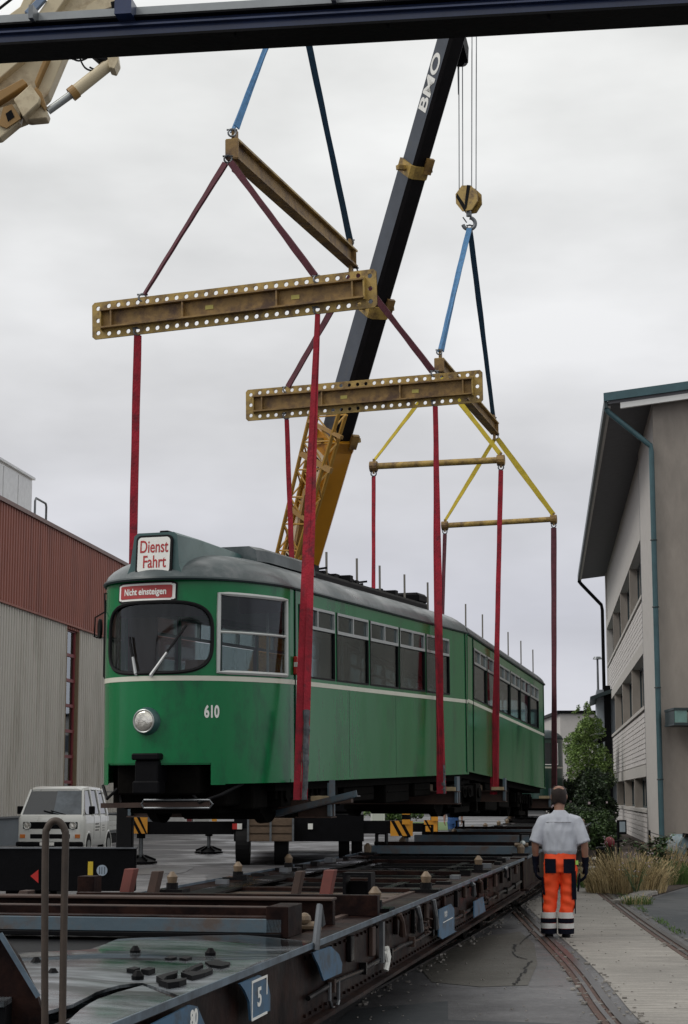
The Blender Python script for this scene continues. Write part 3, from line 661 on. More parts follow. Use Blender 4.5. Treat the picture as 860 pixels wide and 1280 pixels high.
def patch(sk, s0, s1, w0, w1, off, hole=None, ds=.02, dw=.02, mb=None):
    mb = mb or MB(); ns = max(1, int(round((s1-s0)/ds))); nw = max(1, int(round((w1-w0)/dw)))
    vs = []; fs = []
    for i in range(ns+1):
        for j in range(nw+1): vs.append(sk.at(s0+(s1-s0)*i/ns, w0+(w1-w0)*j/nw, off)[0])
    for i in range(ns):
        for j in range(nw):
            if hole and hole(s0+(s1-s0)*(i+.5)/ns, w0+(w1-w0)*(j+.5)/nw): continue
            fs.append((i*(nw+1)+j, (i+1)*(nw+1)+j, (i+1)*(nw+1)+j+1, i*(nw+1)+j+1))
    if fs:
        f0 = fs[len(fs)//2]; n0 = (vs[f0[1]]-vs[f0[0]]).cross(vs[f0[2]]-vs[f0[0]]); c0_ = (vs[f0[0]]+vs[f0[2]])/2
        if n0.dot(V((c0_.x, c0_.y-sk.c, 0))) < 0: fs = [f[::-1] for f in fs]
    return mb.add(vs, fs)
def supell(sk, cs, cw, a, b, n, off, N=72):
    pts = []
    for i in range(N+1):
        t = 2*PI*i/N; c, s_ = math.cos(t), math.sin(t)
        pts.append(sk.at(cs+a*math.copysign(abs(c)**(2/n), c), cw+b*math.copysign(abs(s_)**(2/n), s_), off)[0])
    return pts
def inside(ds, dw, n): return abs(ds)**n+abs(dw)**n < 1
def s_of(sk, M, px, w):
    best = min((abs(proj(M @ sk.at(sk.L*i/400, w)[0])[0]-px), sk.L*i/400) for i in range(0, 260)); return best[1]

def side_wall(L, starts, ww, y_from, parent):
    W0, W1 = 1.245, 2.125
    for sx in (1, -1):
        mb = MB()
        x0, x1 = (HW-.05)*sx, HW*sx
        mb.b2((x0, y_from, 0), (x1, L, W0)); mb.b2((x0, y_from, W1), (x1, L, HS))
        ys = [y_from]
        for s_ in starts: ys += [s_, s_+ww]
        ys.append(L)
        for i in range(0, len(ys), 2): mb.b2((x0, ys[i], W0), (x1, ys[i+1], W1))
        mb.build('side_panel', GREEN, parent)
        for q_ in range(1, 4):
            yy = y_from+.12+(L-y_from)*q_/4; MB().b2((sx*(HW-.002), yy, .01), (sx*(HW+.0012), yy+.007, 1.14)).build('panel_seam', RUBBER, parent)
        MB().b2((sx*(HW-.002), y_from, .0), (sx*(HW+.006), L, .035)).build('skirt_trim', GREEN, parent)
        mb = MB(); xs = HW+.004; mb.b2((sx*(HW-.003), y_from, 1.148), (sx*xs, L, 1.203)); mb.build('stripe', CREAMLINE, parent)
        for s_ in starts:
            f = MB(); xo = sx*(HW+.008); xi = sx*(HW-.035); e = .022
            f.b2((xi, s_, W0), (xo, s_+ww, W0+e)); f.b2((xi, s_, W0+e), (xo, s_+e, W1)); f.b2((xi, s_+ww-e, W0+e), (xo, s_+ww, W1))
            w = f.build('window', RUBBER, parent)
            f = MB(); xo = sx*(HW+.012); zt = W1-.235
            f.b2((xi, s_+e, W1-.035), (xo, s_+ww-e, W1-.002)); f.b2((xi, s_+e, zt-.04), (xo, s_+ww-e, zt))
            f.b2((xi, s_+e, zt), (xo, s_+e+.022, W1-.035)); f.b2((xi, s_+ww-e-.022, zt), (xo, s_+ww-e, W1-.035)); f.b2((xi, s_+ww/2-.018, zt), (xo, s_+ww/2+.018, W1-.035))
            f.build('vent_frame', ALU, w)
            xg = sx*(HW-.015)
            MB().b2((xg, s_+e, W0+e), (xg-sx*.006, s_+ww-e, zt-.05)).build('pane', TGLASS, w)
            MB().b2((xg, s_+e+.022, zt), (xg-sx*.006, s_+ww/2-.018, W1-.035)).build('pane', TGLASS, w)
            MB().b2((xg, s_+ww/2+.018, zt), (xg-sx*.006, s_+ww-e-.022, W1-.035)).build('pane', TGLASS, w)
def interior(L, y0, parent):
    MB().b2((-1.03, y0, .30), (1.03, L, .36)).build('floor', INTER, parent)
    MB().b2((-1.02, y0, 2.2), (1.02, L, 2.23)).build('ceiling', INTCEIL, parent)
    y = y0+.7
    while y < L-.8:
        for sx in (-.72, .72):
            mb = MB(); mb.b2((sx-.24, y, .74), (sx+.24, y+.42, .79)); mb.bar((sx, y+.40, .78), (sx, y+.50, 1.28), .46, .03, (0, 1, 0)); mb.b2((sx-.03, y+.15, .36), (sx+.03, y+.25, .74)); mb.build('seat', SEATM, parent)
        y += .86
    mb = MB()
    for yy in (y0+1.2, L*.5, L-1.2):
        for sx in (-.35, .35): mb.cyl((sx, yy, .36), (sx, yy, 2.2), .017, 8)
    mb.build('grab_pole', ALU, parent)
def roof(plan, ysp0, ysp1, parent):
    mb = MB(); T = [0, .03, .08, .15, .24, .36, .5, .66, .83, 1]; rings = []
    for p in plan:
        sp = V((0, min(max(p.y, ysp0), ysp1), 0)); r = []
        for t in T:
            q = p.lerp(sp, t); k = V((p.x, p.y, 0)); n = (k-V((0, min(max(p.y, ysp0), ysp1), 0))).normalized()
            r.append(V((q.x, q.y, HS+.40*(1-(1-t)**2.6)**.62))+n*(.02*(1-t)))
        rings.append(r)
    n = len(T); vs = [q for r in rings for q in r]; fs = [(i*n+k, (i+1)*n+k, (i+1)*n+k+1, i*n+k+1) for i in range(len(rings)-1) for k in range(n-1)]
    mb.add(vs, fs); o = mb.build('roof', TROOF, parent, smooth=True)
    MB().tube([V((p.x*1.012, p.y, HS)) for p in plan], .022, 6).build('gutter', DTEAL, o)
    return o
def bogie(yc, parent, zc=-.14):
    mb = MB()
    for sx in (-.86, .86):
        mb.b2((sx-.05, yc-1.15, zc-.06), (sx+.05, yc+1.15, zc+.12))
        for yy in (-.9, .9): mb.b2((sx-.09, yc+yy-.16, zc-.15), (sx+.09, yc+yy+.16, zc+.15)); mb.cyl((sx, yc+yy, zc), (sx*1.14, yc+yy, zc), .09, 12)
        for yy in (-.35, 0, .35): mb.torus((sx*1.08, yc+yy, zc+.02), (1, 0, 0), .08, .02, 10, 5)
        mb.b2((sx-.07, yc-.5, zc-.30), (sx+.03, yc+.5, zc-.22)); mb.b2((sx-.02, yc-.04, zc-.3), (sx+.02, yc+.04, zc))
    mb.b2((-.8, yc-.25, zc-.1), (.8, yc+.25, zc+.15)); mb.cyl((-.5, yc-.5, zc-.1), (.5, yc-.5, zc-.1), .22, 14); mb.cyl((-.5, yc+.5, zc-.1), (.5, yc+.5, zc-.1), .22, 14)
    mb.b2((-.75, yc-1.25, zc-.22), (.75, yc-1.17, zc+.05)); mb.b2((-.85, yc+1.17, zc-.32), (.85, yc+1.25, zc+.05))
    o = mb.build('bogie', BLACKG, parent)
    for yy in (-.9, .9):
        for sx in (-.62, .62):
            MB().cyl((sx, yc+yy, zc-.02), (sx+math.copysign(.12, sx), yc+yy, zc-.02), .33, 24, .32).build('wheel', BLACKG, o)
def underframe(L, y0, parent, boxes):
    mb = MB(); mb.b2((-.98, y0, -.10), (.98, L, .2)); mb.build('underframe', BLACKG, parent)
    for (x, y, w, l, z0, z1) in boxes:
        mb = MB(); mb.b2((x-w/2, y, z0), (x+w/2, y+l, z1)); mb.b2((x-w/2-.012, y+.05, z1-.12), (x+w/2+.012, y+l-.05, z1-.08)); mb.build('equipment_box', BLACKG, parent, bevel=.015)

# ---- front section
st1 = [.30, 1.755, 3.205, 4.64, 6.085]
side_wall(L1, st1, 1.385, .0, TR); interior(L1, .05, TR)
cab = skin(caplan(-1, 0, 1), .2, -1)
SC = cab.L/2
sR = s_of(cab, M1, 262, 1.6); sWa = s_of(cab, M1, 357.5, 1.7); sWb = s_of(cab, M1, 272.5, 1.7)
cw = (1.235+2.035)/2; wa = (SC-sR)+.03; wb = .40
def hole1(s_, w):
    x = cab.at(s_, w)[0].x
    if inside((s_-SC)/wa, (w-cw)/wb, 3.6): return True
    if sWa+.0 < s_ < sWb and 1.25 < w < 2.13: return True
    if 2*SC-sWb+.5 < s_ < 2*SC-sWa and 1.25 < w < 2.13: return True
    if w < .215 and abs(s_-SC) < wa: return True
    return False
patch(cab, 0, cab.L, 0, HS, 0, hole1, .018, .018).build('cab_shell', GREEN, TR, smooth='all', fix=False)
MB().tube(supell(cab, SC, cw, wa, wb, 3.6, .006), .022, 6, False).build('windscreen_rubber', RUBBER, TR, smooth=True)
patch(cab, SC-wa, SC+wa, cw-wb, cw+wb, -.01, lambda a, b: not inside((a-SC)/wa, (b-cw)/wb, 3.6), .03, .02).build('windscreen', CABGLASS, TR, smooth='all', fix=False)
patch(cab, 0, cab.L, 1.148, 1.203, .004, None, .03, .06).build('stripe', CREAMLINE, TR, smooth='all', fix=False)
def apr(s_, w): return w < .235 and abs(s_-SC) < wa-.0
patch(cab, SC-wa-.17, SC+wa+.17, -.01, .415, .012, apr, .02, .02).build('apron', GREEN, TR, smooth='all', fix=False)
# cab side windows
for (a, b) in ((sWa, sWb), (2*SC-sWb+.5, 2*SC-sWa)):
    mb = MB()
    fr = [(a, 1.245), (b, 1.245), (b, 2.135), (a, 2.135)]; pts = []
    def edge(p, q, n): return [cab.at(p[0]+(q[0]-p[0])*i/n, p[1]+(q[1]-p[1])*i/n, .006)[0] for i in range(n)]
    pts = edge(fr[0], fr[1], 10)+edge(fr[1], fr[2], 4)+edge(fr[2], fr[3], 10)+edge(fr[3], fr[0], 4); pts.append(pts[0])
    mb.tube(pts, .026, 6, False); mb.tube([cab.at(a+(b-a)*i/8, 1.70, .004)[0] for i in range(9)], .016, 6)
    w = mb.build('cab_window', mat('frame_white', (.50, .52, .50), .4, .1, .1) if a == sWa else RUBBER, TR, smooth=True)
    patch(cab, a, b, 1.25, 2.13, -.012, None, .1, .9).build('pane', TGLASS, w, smooth='all', fix=False)
    MB().tube([cab.at(a+(b-a)*i/8, 1.72, -.03)[0] for i in range(9)], .012, 6).build('sliding_rail', ALU, w)
# driver's cab inside
mb = MB(); mb.b2((-1.0, -.02, .36), (-.62, .02, 2.2)); mb.b2((.45, -.02, .36), (1.0, .02, 1.25)); mb.b2((.45, -.02, 2.0), (1.0, .02, 2.2)); mb.build('cab_partition', mat('brown_partition', (.06, .03, .022), .5), TR)
mb = MB(); mb.b2((-.5, -1.30, .9), (.5, -.85, 1.16)); mb.b2((-.1, -1.2, 1.16), (.25, -1.0, 1.22)); mb.build('dashboard', BLACK, TR, bevel=.02)
mb = MB(); mb.b2((-.2, -.62, .85), (.25, -.2, .92)); mb.bar((.02, -.2, .9), (.02, -.1, 1.45), .42, .06, (0, 1, 0)); mb.b2((-.03, -.45, .36), (.07, -.35, .85)); mb.build('driver_seat', SEATM, TR)
mb = MB(); mb.add([V((p.x*.96, p.y*.96, .36)) for p in cab.p], [tuple(range(len(cab.p)))]); mb.build('cab_floor', INTER, TR)
mb = MB(); mb.add([V((p.x*.96, p.y*.96, 2.2)) for p in cab.p], [tuple(range(len(cab.p)))]); mb.build('cab_ceiling', BLACK, TR)
mb = MB(); mb.b2((-.60, -1.16, 1.90), (.60, -1.13, 2.19)); mb.build('sun_blind', BLACK, TR)
MB().b2((-.92, -.62, .36), (-.72, -.03, 1.20)).build('cab_cabinet', mat('cabinet_brown', (.05, .035, .03), .5), TR)
# bulkhead at the joint end and roof
plan1 = [V((HW, y, 0)) for y in [L1-i*.4 for i in range(int(L1/.4)+1)]]+cab.p+[V((-HW, y, 0)) for y in [i*.4+.2 for i in range(int(L1/.4))]+[L1]]
r1 = roof(plan1, .15, 99, TR)
# destination sign hood
hd = MB()
ring0 = [(-.36, -1.50, 2.29), (.36, -1.50, 2.29), (.30, -1.495, 2.46), (.265, -1.465, 2.80), (.22, -1.46, 2.835), (-.22, -1.46, 2.835), (-.265, -1.465, 2.80), (-.30, -1.495, 2.46)]
ring1 = [(-.62, -.75, 2.50), (.62, -.75, 2.50), (.36, -.75, 2.60), (.28, -.72, 2.80), (.22, -.71, 2.83), (-.22, -.71, 2.83), (-.28, -.72, 2.80), (-.36, -.75, 2.60)]
ring2 = [(-.75, .6, 2.60), (.75, .6, 2.60), (.45, .6, 2.66), (.34, .6, 2.75), (.3, .6, 2.765), (-.3, .6, 2.765), (-.34, .6, 2.75), (-.45, .6, 2.66)]
hd.loft([[V(p) for p in r] for r in (ring0, ring1, ring2)]); hood = hd.build('sign_hood', THOOD, TR, smooth=True)
MB().b2((-.05, -1.25, 2.835), (.06, -1.10, 2.885)).build('aerial_stub', BLACK, hood, bevel=.01)
def rrect(cx, cz, w, h, r, n=6):
    o = []
    for (sx, sz, a0) in ((1, 1, 0), (-1, 1, PI/2), (-1, -1, PI), (1, -1, 3*PI/2)):
        for i in range(n+1): a = a0+PI/2*i/n; o.append((cx+sx*(w/2-r)+r*math.cos(a), cz+sz*(h/2-r)+r*math.sin(a)))
    return o
# sign: plane through hood front, slightly leaning back
SB = Matrix.Translation((0, -1.502, 2.572)) @ Matrix.Rotation(math.radians(90-4.5), 4, 'X')
def flat(poly, z0, z1): return MB().prism([SB @ V((x, y, z0)) for x, y in poly], (SB.to_3x3() @ V((0, 0, z1-z0))))
flat(rrect(0, -.0, .445, .46, .06), -.03, .012).build('sign_frame', RUBBER, hood)
flat(rrect(0, -.0, .395, .41, .045), .013, .018).build('sign_board', WHITET, hood)
text('Dienst', .20, REDT, hood, 'lettering', SB @ Matrix.Translation((.0, .09, .019)), .0022, .66)
text('Fahrt', .20, REDT, hood, 'lettering', SB @ Matrix.Translation((.01, -.085, .019)), .0022, .68)
# lower sign between hood and windscreen, follows the bowed front
sN = s_of(cab, M1, 151, 2.16); sN1 = s_of(cab, M1, 219.5, 2.16)
def onfront(px, w, off):                  # front-face local frame at a pixel column
    s_ = s_of(cab, M1, px, w); p, n = cab.at(s_, w, off); return p, n
sc_ = 0.5*(sN+sN1); hw_ = abs(sN1-sN)/2
def rp(sc, wc, a, b, off, m, nm, par, n=9):
    o = patch(cab, sc-a, sc+a, wc-b, wc+b, off, lambda s_, w: not inside((s_-sc)/a, (w-wc)/b, n), .012, .008).build(nm, m, par, smooth='all', fix=False); return o
nb = rp(sc_, 2.155, hw_+.022, .118, .010, RUBBER, 'notice_frame', TR)
rp(sc_, 2.155, hw_, .098, .014, WHITET, 'notice_board', nb); rp(sc_, 2.155, hw_-.035, .075, .018, REDP, 'notice_panel', nb, 14)
def wraptext(s, size, m, par, nm, sc, wc, off, bold=0, sx=1):
    o = text(s, size, m, par, nm, Matrix.Identity(4), bold, sx, 0)
    for v in o.data.vertices:
        q, n = cab.at(sc-v.co.x, wc+v.co.y, off); v.co = q
    return o
wraptext('Nicht einsteigen', .105, WHITET, nb, 'lettering', sc_, 2.155, .022, .0025, .80)
s610 = s_of(cab, M1, 265, .86)
wraptext('610', .185, WHITET, TR, 'fleet_number', s610, onplane(M1, 265, 889, .78)[1]+.0, .006, .007, .66)
# headlight
sh = s_of(cab, M1, 183, .68); hp, hn = cab.at(sh, .70, 0)
mb = MB(); mb.tube([hp-hn*.02, hp+hn*.05, hp+hn*.075], [.160, .148, .132], 28); hl = mb.build('headlight', THOOD, TR, smooth=True)
mb = MB(); rings = []
xx = V((0, 0, 1)).cross(hn).normalized()
for k in range(6):
    r = .116*math.cos(k/5*PI/2*.98); rings.append([hp+hn*(.075+.028*math.sin(k/5*PI/2))+(xx*math.cos(2*PI*i/28)+V((0, 0, 1))*math.sin(2*PI*i/28))*r for i in range(28)])
mb.loft(rings); mb.build('lamp_lens', LAMPG, hl, smooth=True)
MB().torus(hp+hn*.076, hn, .124, .009, 28, 6).build('lamp_ring', ALU, hl, smooth=True)
# wipers
def fr_pt(px, py, off):
    best = None
    for i in range(0, 261, 2):
        for w in [1.15+.02*j for j in range(45)]:
            q = proj(M1 @ cab.at(cab.L*i/400, w)[0]); d = (q[0]-px)**2+(q[1]-py)**2
            if best is None or d < best[0]: best = (d, cab.L*i/400, w)
    return cab.at(best[1], best[2], off)[0]
for pts in (((171, 843), (164, 797)), ((190, 843), (212, 812), (232, 781))):
    q = [fr_pt(x, y, .022) for x, y in pts]; mb = MB(); m_ = q[0].lerp(q[-1], .45)
    mb.tube([q[0], m_], [.020, .016], 6); mb.tube([fr_pt(*pts[0], .0), q[0]], .02, 8); w = mb.build('wiper', mat('wiper_grey', (.45, .46, .46), .4, .3), TR)
    MB().bar(q[0].lerp(q[-1], .38), q[-1], .022, .02, (0, 1, 0)).build('wiper_blade', RUBBER, w)
# mirror on the left
def front(px, py, yl):                    # point at local y = yl through a pixel
    mi = M1.inverted(); c = mi @ CC; d = mi.to_3x3() @ ray(px, py); return c+d*((yl-c.y)/d.y)
mpts = [front(px, py, yl) for px, py, yl in ((137, 742, -.85), (131, 742, -.98), (131, 765, -1.02), (119, 772, -1.10), (118, 796, -1.10), (122, 797, -1.1))]
mb = MB(); mb.tube(mpts, .011, 6); mi_ = mb.build('mirror_arm', BLACK, TR, smooth=True)
c = front(125, 786, -1.1); MB().cyl(c-V((.9, .62, 0))*.012, c+V((.9, .62, 0))*.012, .115, 20).build('mirror', BLACK, mi_)
MB().box(mpts[0], (.05, .06, .09)).build('mirror_bracket', BLACK, mi_)
# marker lamp and corner pillar on the right side
a = onplane(M1, 367.5, 832, HW)
ml = MB().b2((HW+.0, a[0]-.035, a[1]-.11), (HW+.05, a[0]+.035, a[1]+.11)).build('marker_lamp', REFLR, TR, bevel=.012); MB().b2((HW+.012, a[0]-.037, a[1]-.015), (HW+.055, a[0]+.037, a[1]+.04)).build('lamp_insert', WHITET, ml)
MB().bar((HW+.006, .155, .02), (HW+.006, .155, HS-.02), .012, .018, (0, 1, 0)).build('door_seam', RUBBER, TR)
MB().bar((HW+.006, L1-.12, .02), (HW+.006, L1-.12, HS-.02), .012, .02, (0, 1, 0)).build('body_seam', RUBBER, TR)
# nose underside: coupler, buffer beam, lifeguard
mb = MB(); mb.b2((-.5, -1.36, -.12), (.5, -.4, .24)); mb.b2((-.7, -1.05, -.25), (.7, -.1, .2)); mb.b2((-.78, -.6, -.30), (.85, -.1, .1)); mb.build('nose_frame', BLACKG, TR, bevel=.02)
mb = MB(); mb.b2((-.165, -1.72, .27), (.165, -1.5, .345)); mb.b2((-.14, -1.68, .02), (.14, -1.4, .27)); mb.b2((-.16, -1.70, -.10), (.16, -1.5, .04)); mb.build('coupler', BLACK, TR, bevel=.015)
q = [front(x, y, -1.35) for x, y in ((180, 1010), (262, 1010), (266, 1005), (262, 1000), (180, 1000), (177, 1005), (180, 1010))]
MB().tube(q, .012, 6).build('lifeguard_loop', STEEL, TR)
a, b = front(127, 1007, -1.3), front(262, 1005, -1.3)
MB().bar(a, b, .05, .055).build('lifeguard_bar', RUST, TR)
mb = MB(); mb.bar(front(150, 985, -1.0), front(152, 1004, -1.2), .03, .03, (0, 1, 0)); mb.bar(front(225, 985, -1.0), front(228, 1002, -1.3), .03, .03, (0, 1, 0)); mb.build('lifeguard_hanger', BLACK, TR)
mb = MB(); mb.tube([(.35, -1.3, -.05), (.5, -1.35, -.2), (.7, -1.2, -.12), (.85, -.9, .0)], .02, 6); mb.build('air_hose', RUBBER, TR); mb = MB(); mb.tube([(-.5, -1.35, -.05), (-.6, -1.4, -.16), (-.75, -1.2, -.02)], .02, 6); mb.build('air_hose', RUBBER, TR)
underframe(L1, -.2, TR, [(.55, 4.4, .8, 1.2, -.36, -.1), (-.5, 3.6, .9, 1.8, -.42, -.1), (.62, 2.55, .62, 1.35, -.30, -.1), (.5, 5.9, .9, .9, -.30, -.1), (0, -.9, 1.1, .9, -.34, -.05)])
bogie(1.15, TR); bogie(L1+.35, TR, -.32)
# roof equipment front section
ac = MB(); ac.loft([[V((x*s_, y, 2.67+z)) for x, z in ((-.62, 0), (.62, 0), (.60, .14), (.5, .19), (-.5, .19), (-.6, .14))] for y, s_ in ((.35, .88), (.6, 1), (2.35, 1))]+[[V((x*.92, 2.5, 2.67+z*.6)) for x, z in ((-.62, 0), (.62, 0), (.60, .14), (.5, .19), (-.5, .19), (-.6, .14))]])
ac.build('roof_scoop', TROOF, TR, smooth=True)
def roofgear(y0, y1, parent, ragged):
    mb = MB()
    for x in (-.42, -.14, .14, .42): mb.b2((x-.11, y0, 2.735), (x+.11, y1, 2.765))
    mb.build('roof_boards', mat('dark_boards', (.03, .028, .026), .8, 0, .4, 4), parent)
    mb = MB(); y = y0+.05
    for sx in (.5, -.5): mb.b2((sx-.03, y0, 2.66), (sx+.03, y1, 2.735))
    while y < y1-.1:
        w = rnd(.05, .22); h = rnd(.03, .115); x = rnd(-.4, .45)
        if ragged: mb.b2((x-.09, y, 2.765), (x+.1, y+w, 2.765+h)); mb.bar((x, y, 2.78), (x+rnd(-.2, .2), y+w+.15, 2.79+h*.6), .03, .03)
        y += w*.6
    mb.build('roof_clutter', BLACK, parent)
roofgear(2.55, L1-.35, TR, True)
MB().b2((-.45, L1-.75, 2.76), (.5, L1-.2, 2.93)).build('roof_end_box', BLACK, TR, bevel=.04)
def posts(M, lst, x, parent, hook=False):
    for px, pt, pb in lst:
        y, zt = onplane(M, px, pt, x); zb = 2.58
        mb = MB(); mb.bar((x, y, zb), (x, y, zt), .026, .026, (0, 1, 0))
        if hook: mb.tube([(x+.02, y+.05, zb+.13), (x+.16, y, zb+.06), (x+.20, y, zb+.12)], .010, 5)
        mb.build('roof_post', mat('post_grey', (.16, .15, .13), .7), parent)
posts(M1, ((408, 690, 725), (446, 698, 728), (474.5, 707, 738), (505.5, 718, 750), (534.5, 728, 760)), .46, TR)
# ---- bellows between the two sections (in the front section's frame)
mb = MB(); a = L1; n = 7
E0 = [V((x, L1, z)) for x, z in ((-1.03, .02), (1.03, .02), (1.045, 2.2), (.8, 2.58), (-.8, 2.58), (-1.045, 2.2))]
E1 = [X12 @ V((x, -.02, z)) for x, z in ((-1.03, .02), (1.03, .02), (1.045, 2.2), (.8, 2.58), (-.8, 2.58), (-1.045, 2.2))]
rings = []
for i in range(2*n+1):
    t = i/(2*n); sc2 = 1.0 if i % 2 == 0 else .955
    r = [E0[k].lerp(E1[k], t) for k in range(6)]; c = sum(r, V((0, 0, 0)))/6; rings.append([c+(q-c)*sc2 for q in r])
mb.loft(rings, False); mb.build('bellows', RUBBER, TR)
# ---- rear section
XF[0] = X12
st2 = [.50+1.46*k for k in range(6)]
side_wall(L2, st2, 1.385, -.12, TR); interior(L2, 0, TR)
tail = skin(caplan(1, L2, .42), L2-.2, 1)
wa2 = .72
def hole2(s_, w): return inside((s_-tail.L/2)/wa2, (w-cw)/wb, 3.6)
patch(tail, 0, tail.L, 0, HS, 0, hole2, .04, .04).build('tail_shell', GREEN, TR, smooth='all', fix=False)
patch(tail, tail.L/2-wa2, tail.L/2+wa2, cw-wb, cw+wb, -.01, hole2 and (lambda a, b: not hole2(a, b)), .05, .05).build('rear_windscreen', TGLASS, TR, smooth='all', fix=False)
MB().tube(supell(tail, tail.L/2, cw, wa2, wb, 3.6, .006, 36), .03, 5, False).build('windscreen_rubber', RUBBER, TR, smooth=True)
patch(tail, 0, tail.L, 1.148, 1.203, .004, None, .06, .06).build('stripe', CREAMLINE, TR, smooth='all', fix=False)
plan2 = [V((HW, y, 0)) for y in [-.12+i*.5 for i in range(20)]+[L2]]+tail.p[1:-1]+[V((-HW, y, 0)) for y in [L2-i*.5 for i in range(20)]+[-.12]]
roof(plan2, -9, L2-.15, TR)
MB().b2((-1.04, -.11, 0), (1.04, -.08, .3)).build('joint_sill', BLACKG, TR)
underframe(L2, -.1, TR, [(.5, 2.6, .9, 1.4, -.58, -.1), (-.5, 3.0, .9, 1.6, -.62, -.1), (.55, 4.3, .8, 1.3, -.5, -.1), (-.3, 5.2, 1.2, .9, -.6, -.1)])
bogie(7.9, TR, -.30); bogie(1.0, TR, -.30)
mb = MB()
for y in (1.2, 4.6): mb.b2((-.35, y, 2.70), (.3, y+.9, 2.76))
mb.build('roof_boards', BLACK, TR)
posts(M2, ((582, 755, 782), (603, 768, 795), (635, 790, 815), (651, 801, 826), (666, 812, 836)), .40, TR, True)
MB().bar((HW+.006, .42, .02), (HW+.006, .42, HS-.02), .012, .02, (0, 1, 0)).build('body_seam', RUBBER, TR)
MB().bar((HW+.006, L2-.12, .02), (HW+.006, L2-.12, HS-.02), .012, .02, (0, 1, 0)).build('body_seam', RUBBER, TR)
XF[0] = None

# ---- second tram car standing behind
a = P(686, 990, 44.5); b = P(707.5, 990, 44.5)
b = P(707.5, 990, 66); M3 = framemat((b.x-1.08, 67.0, 1.42), 6.0)
T2 = thing('tram', 'dark green tram end with thin pale stripe standing behind the lifted tram', 'tram', M3)
c3 = skin(caplan(-1, 0, .55), .6, -1)
zt3 = 2.35
def h3(s_, w): return abs(w-1.8) < .40 and abs((s_-c3.L/2)) < .70 or (abs(w-1.8) < .40 and .78 < abs(s_-c3.L/2) < 1.05)
DKG = mat('tram_dark_green', (.012, .055, .040), .35, 0, .15, 1.6, coat=.5)
patch(c3, 0, c3.L, 0, zt3, 0, h3, .04, .04).build('cab_shell', DKG, T2, smooth='all', fix=False)
patch(c3, c3.L/2-1.05, c3.L/2+1.05, 1.42, 2.2, -.012, None, .1, .8).build('windscreen', mat('van_glass', (.02, .025, .03), .06, 0, .1, coat=.5), T2, smooth='all', fix=False)
patch(c3, 0, c3.L, 1.27, 1.33, .006, None, .05, .05).build('stripe', CREAMLINE, T2, smooth='all', fix=False)
for sx in (1, -1):
    mb = MB(); mb.b2((sx*1.05, 0, 0), (sx*1.1, 9, 1.4)); mb.b2((sx*1.05, 0, 2.2), (sx*1.1, 9, zt3))
    for q in range(7): mb.b2((sx*1.05, q*1.45, 1.4), (sx*1.1, q*1.45+.12, 2.2))
    mb.build('side_panel', DKG, T2)
    MB().b2((sx*1.06, .1, 1.4), (sx*1.07, 8.8, 2.2)).build('side_window', mat('van_glass', (.02, .025, .03), .06), T2)
MB().b2((-1.0, .1, .3), (1.0, 9, .36)).build('floor', INTER, T2)
pl3 = [V((HW, y, 0)) for y in (9, 6, 3, .5)]+c3.p+[V((-HW, y, 0)) for y in (.5, 3, 6, 9)]
hs_ = HS; HS = zt3; roof(pl3, .5, 99, T2); HS = hs_
MB().b2((-.95, -.3, -.25), (.95, 9, 0)).build('underframe', BLACKG, T2)
for sx in (-.62, .62): MB().cyl((sx, 1.2, -.02), (sx+.12, 1.2, -.02), .33, 20).build('wheel', BLACKG, T2)
for sx in (-.62, .62): MB().cyl((sx, 3.0, -.02), (sx+.12, 3.0, -.02), .33, 20).build('wheel', BLACKG, T2)
MB().cyl((.55, -.62, .75), (.55, -.5, .75), .11, 18).build('tail_lamp', LAMPG, T2)

# ================================================================ LIFTING GEAR
def straphalf(mb, a, b, w, t, side, tw0, tw1, n=26, sway=0.0, w1=None):
    a = V(a); b = V(b); d = (b-a).normalized(); x0 = V(side); x0 = (x0-d*x0.dot(d)).normalized(); y0 = d.cross(x0); rings = []
    for i in range(n+1):
        k = i/n; an = tw0+(tw1-tw0)*k; x = x0*math.cos(an)+y0*math.sin(an); y = d.cross(x); ww = (w+((w1 or w)-w)*k)*(1+.10*math.sin(k*6+a.x*7)+.03*math.sin(k*19))
        p = a.lerp(b, k)+x0*sway*math.sin(k*PI)+x0*.0012*math.sin(k*31)
        rings.append([p-x*ww/2-y*t/2, p+x*ww/2-y*t/2, p+x*ww/2+y*t/2, p-x*ww/2+y*t/2])
    return mb.loft(rings)
def shackle(p, parent, r=.05, n=(0, 1, 0), drop=True):
    p = V(p); mb = MB(); mb.torus(p, n, r, r*.28, 14, 6); mb.cyl(p+V((-r*1.4, 0, r*.8)), p+V((r*1.4, 0, r*.8)), r*.26, 8)
    return mb.build('shackle', STEEL, parent, world=True)
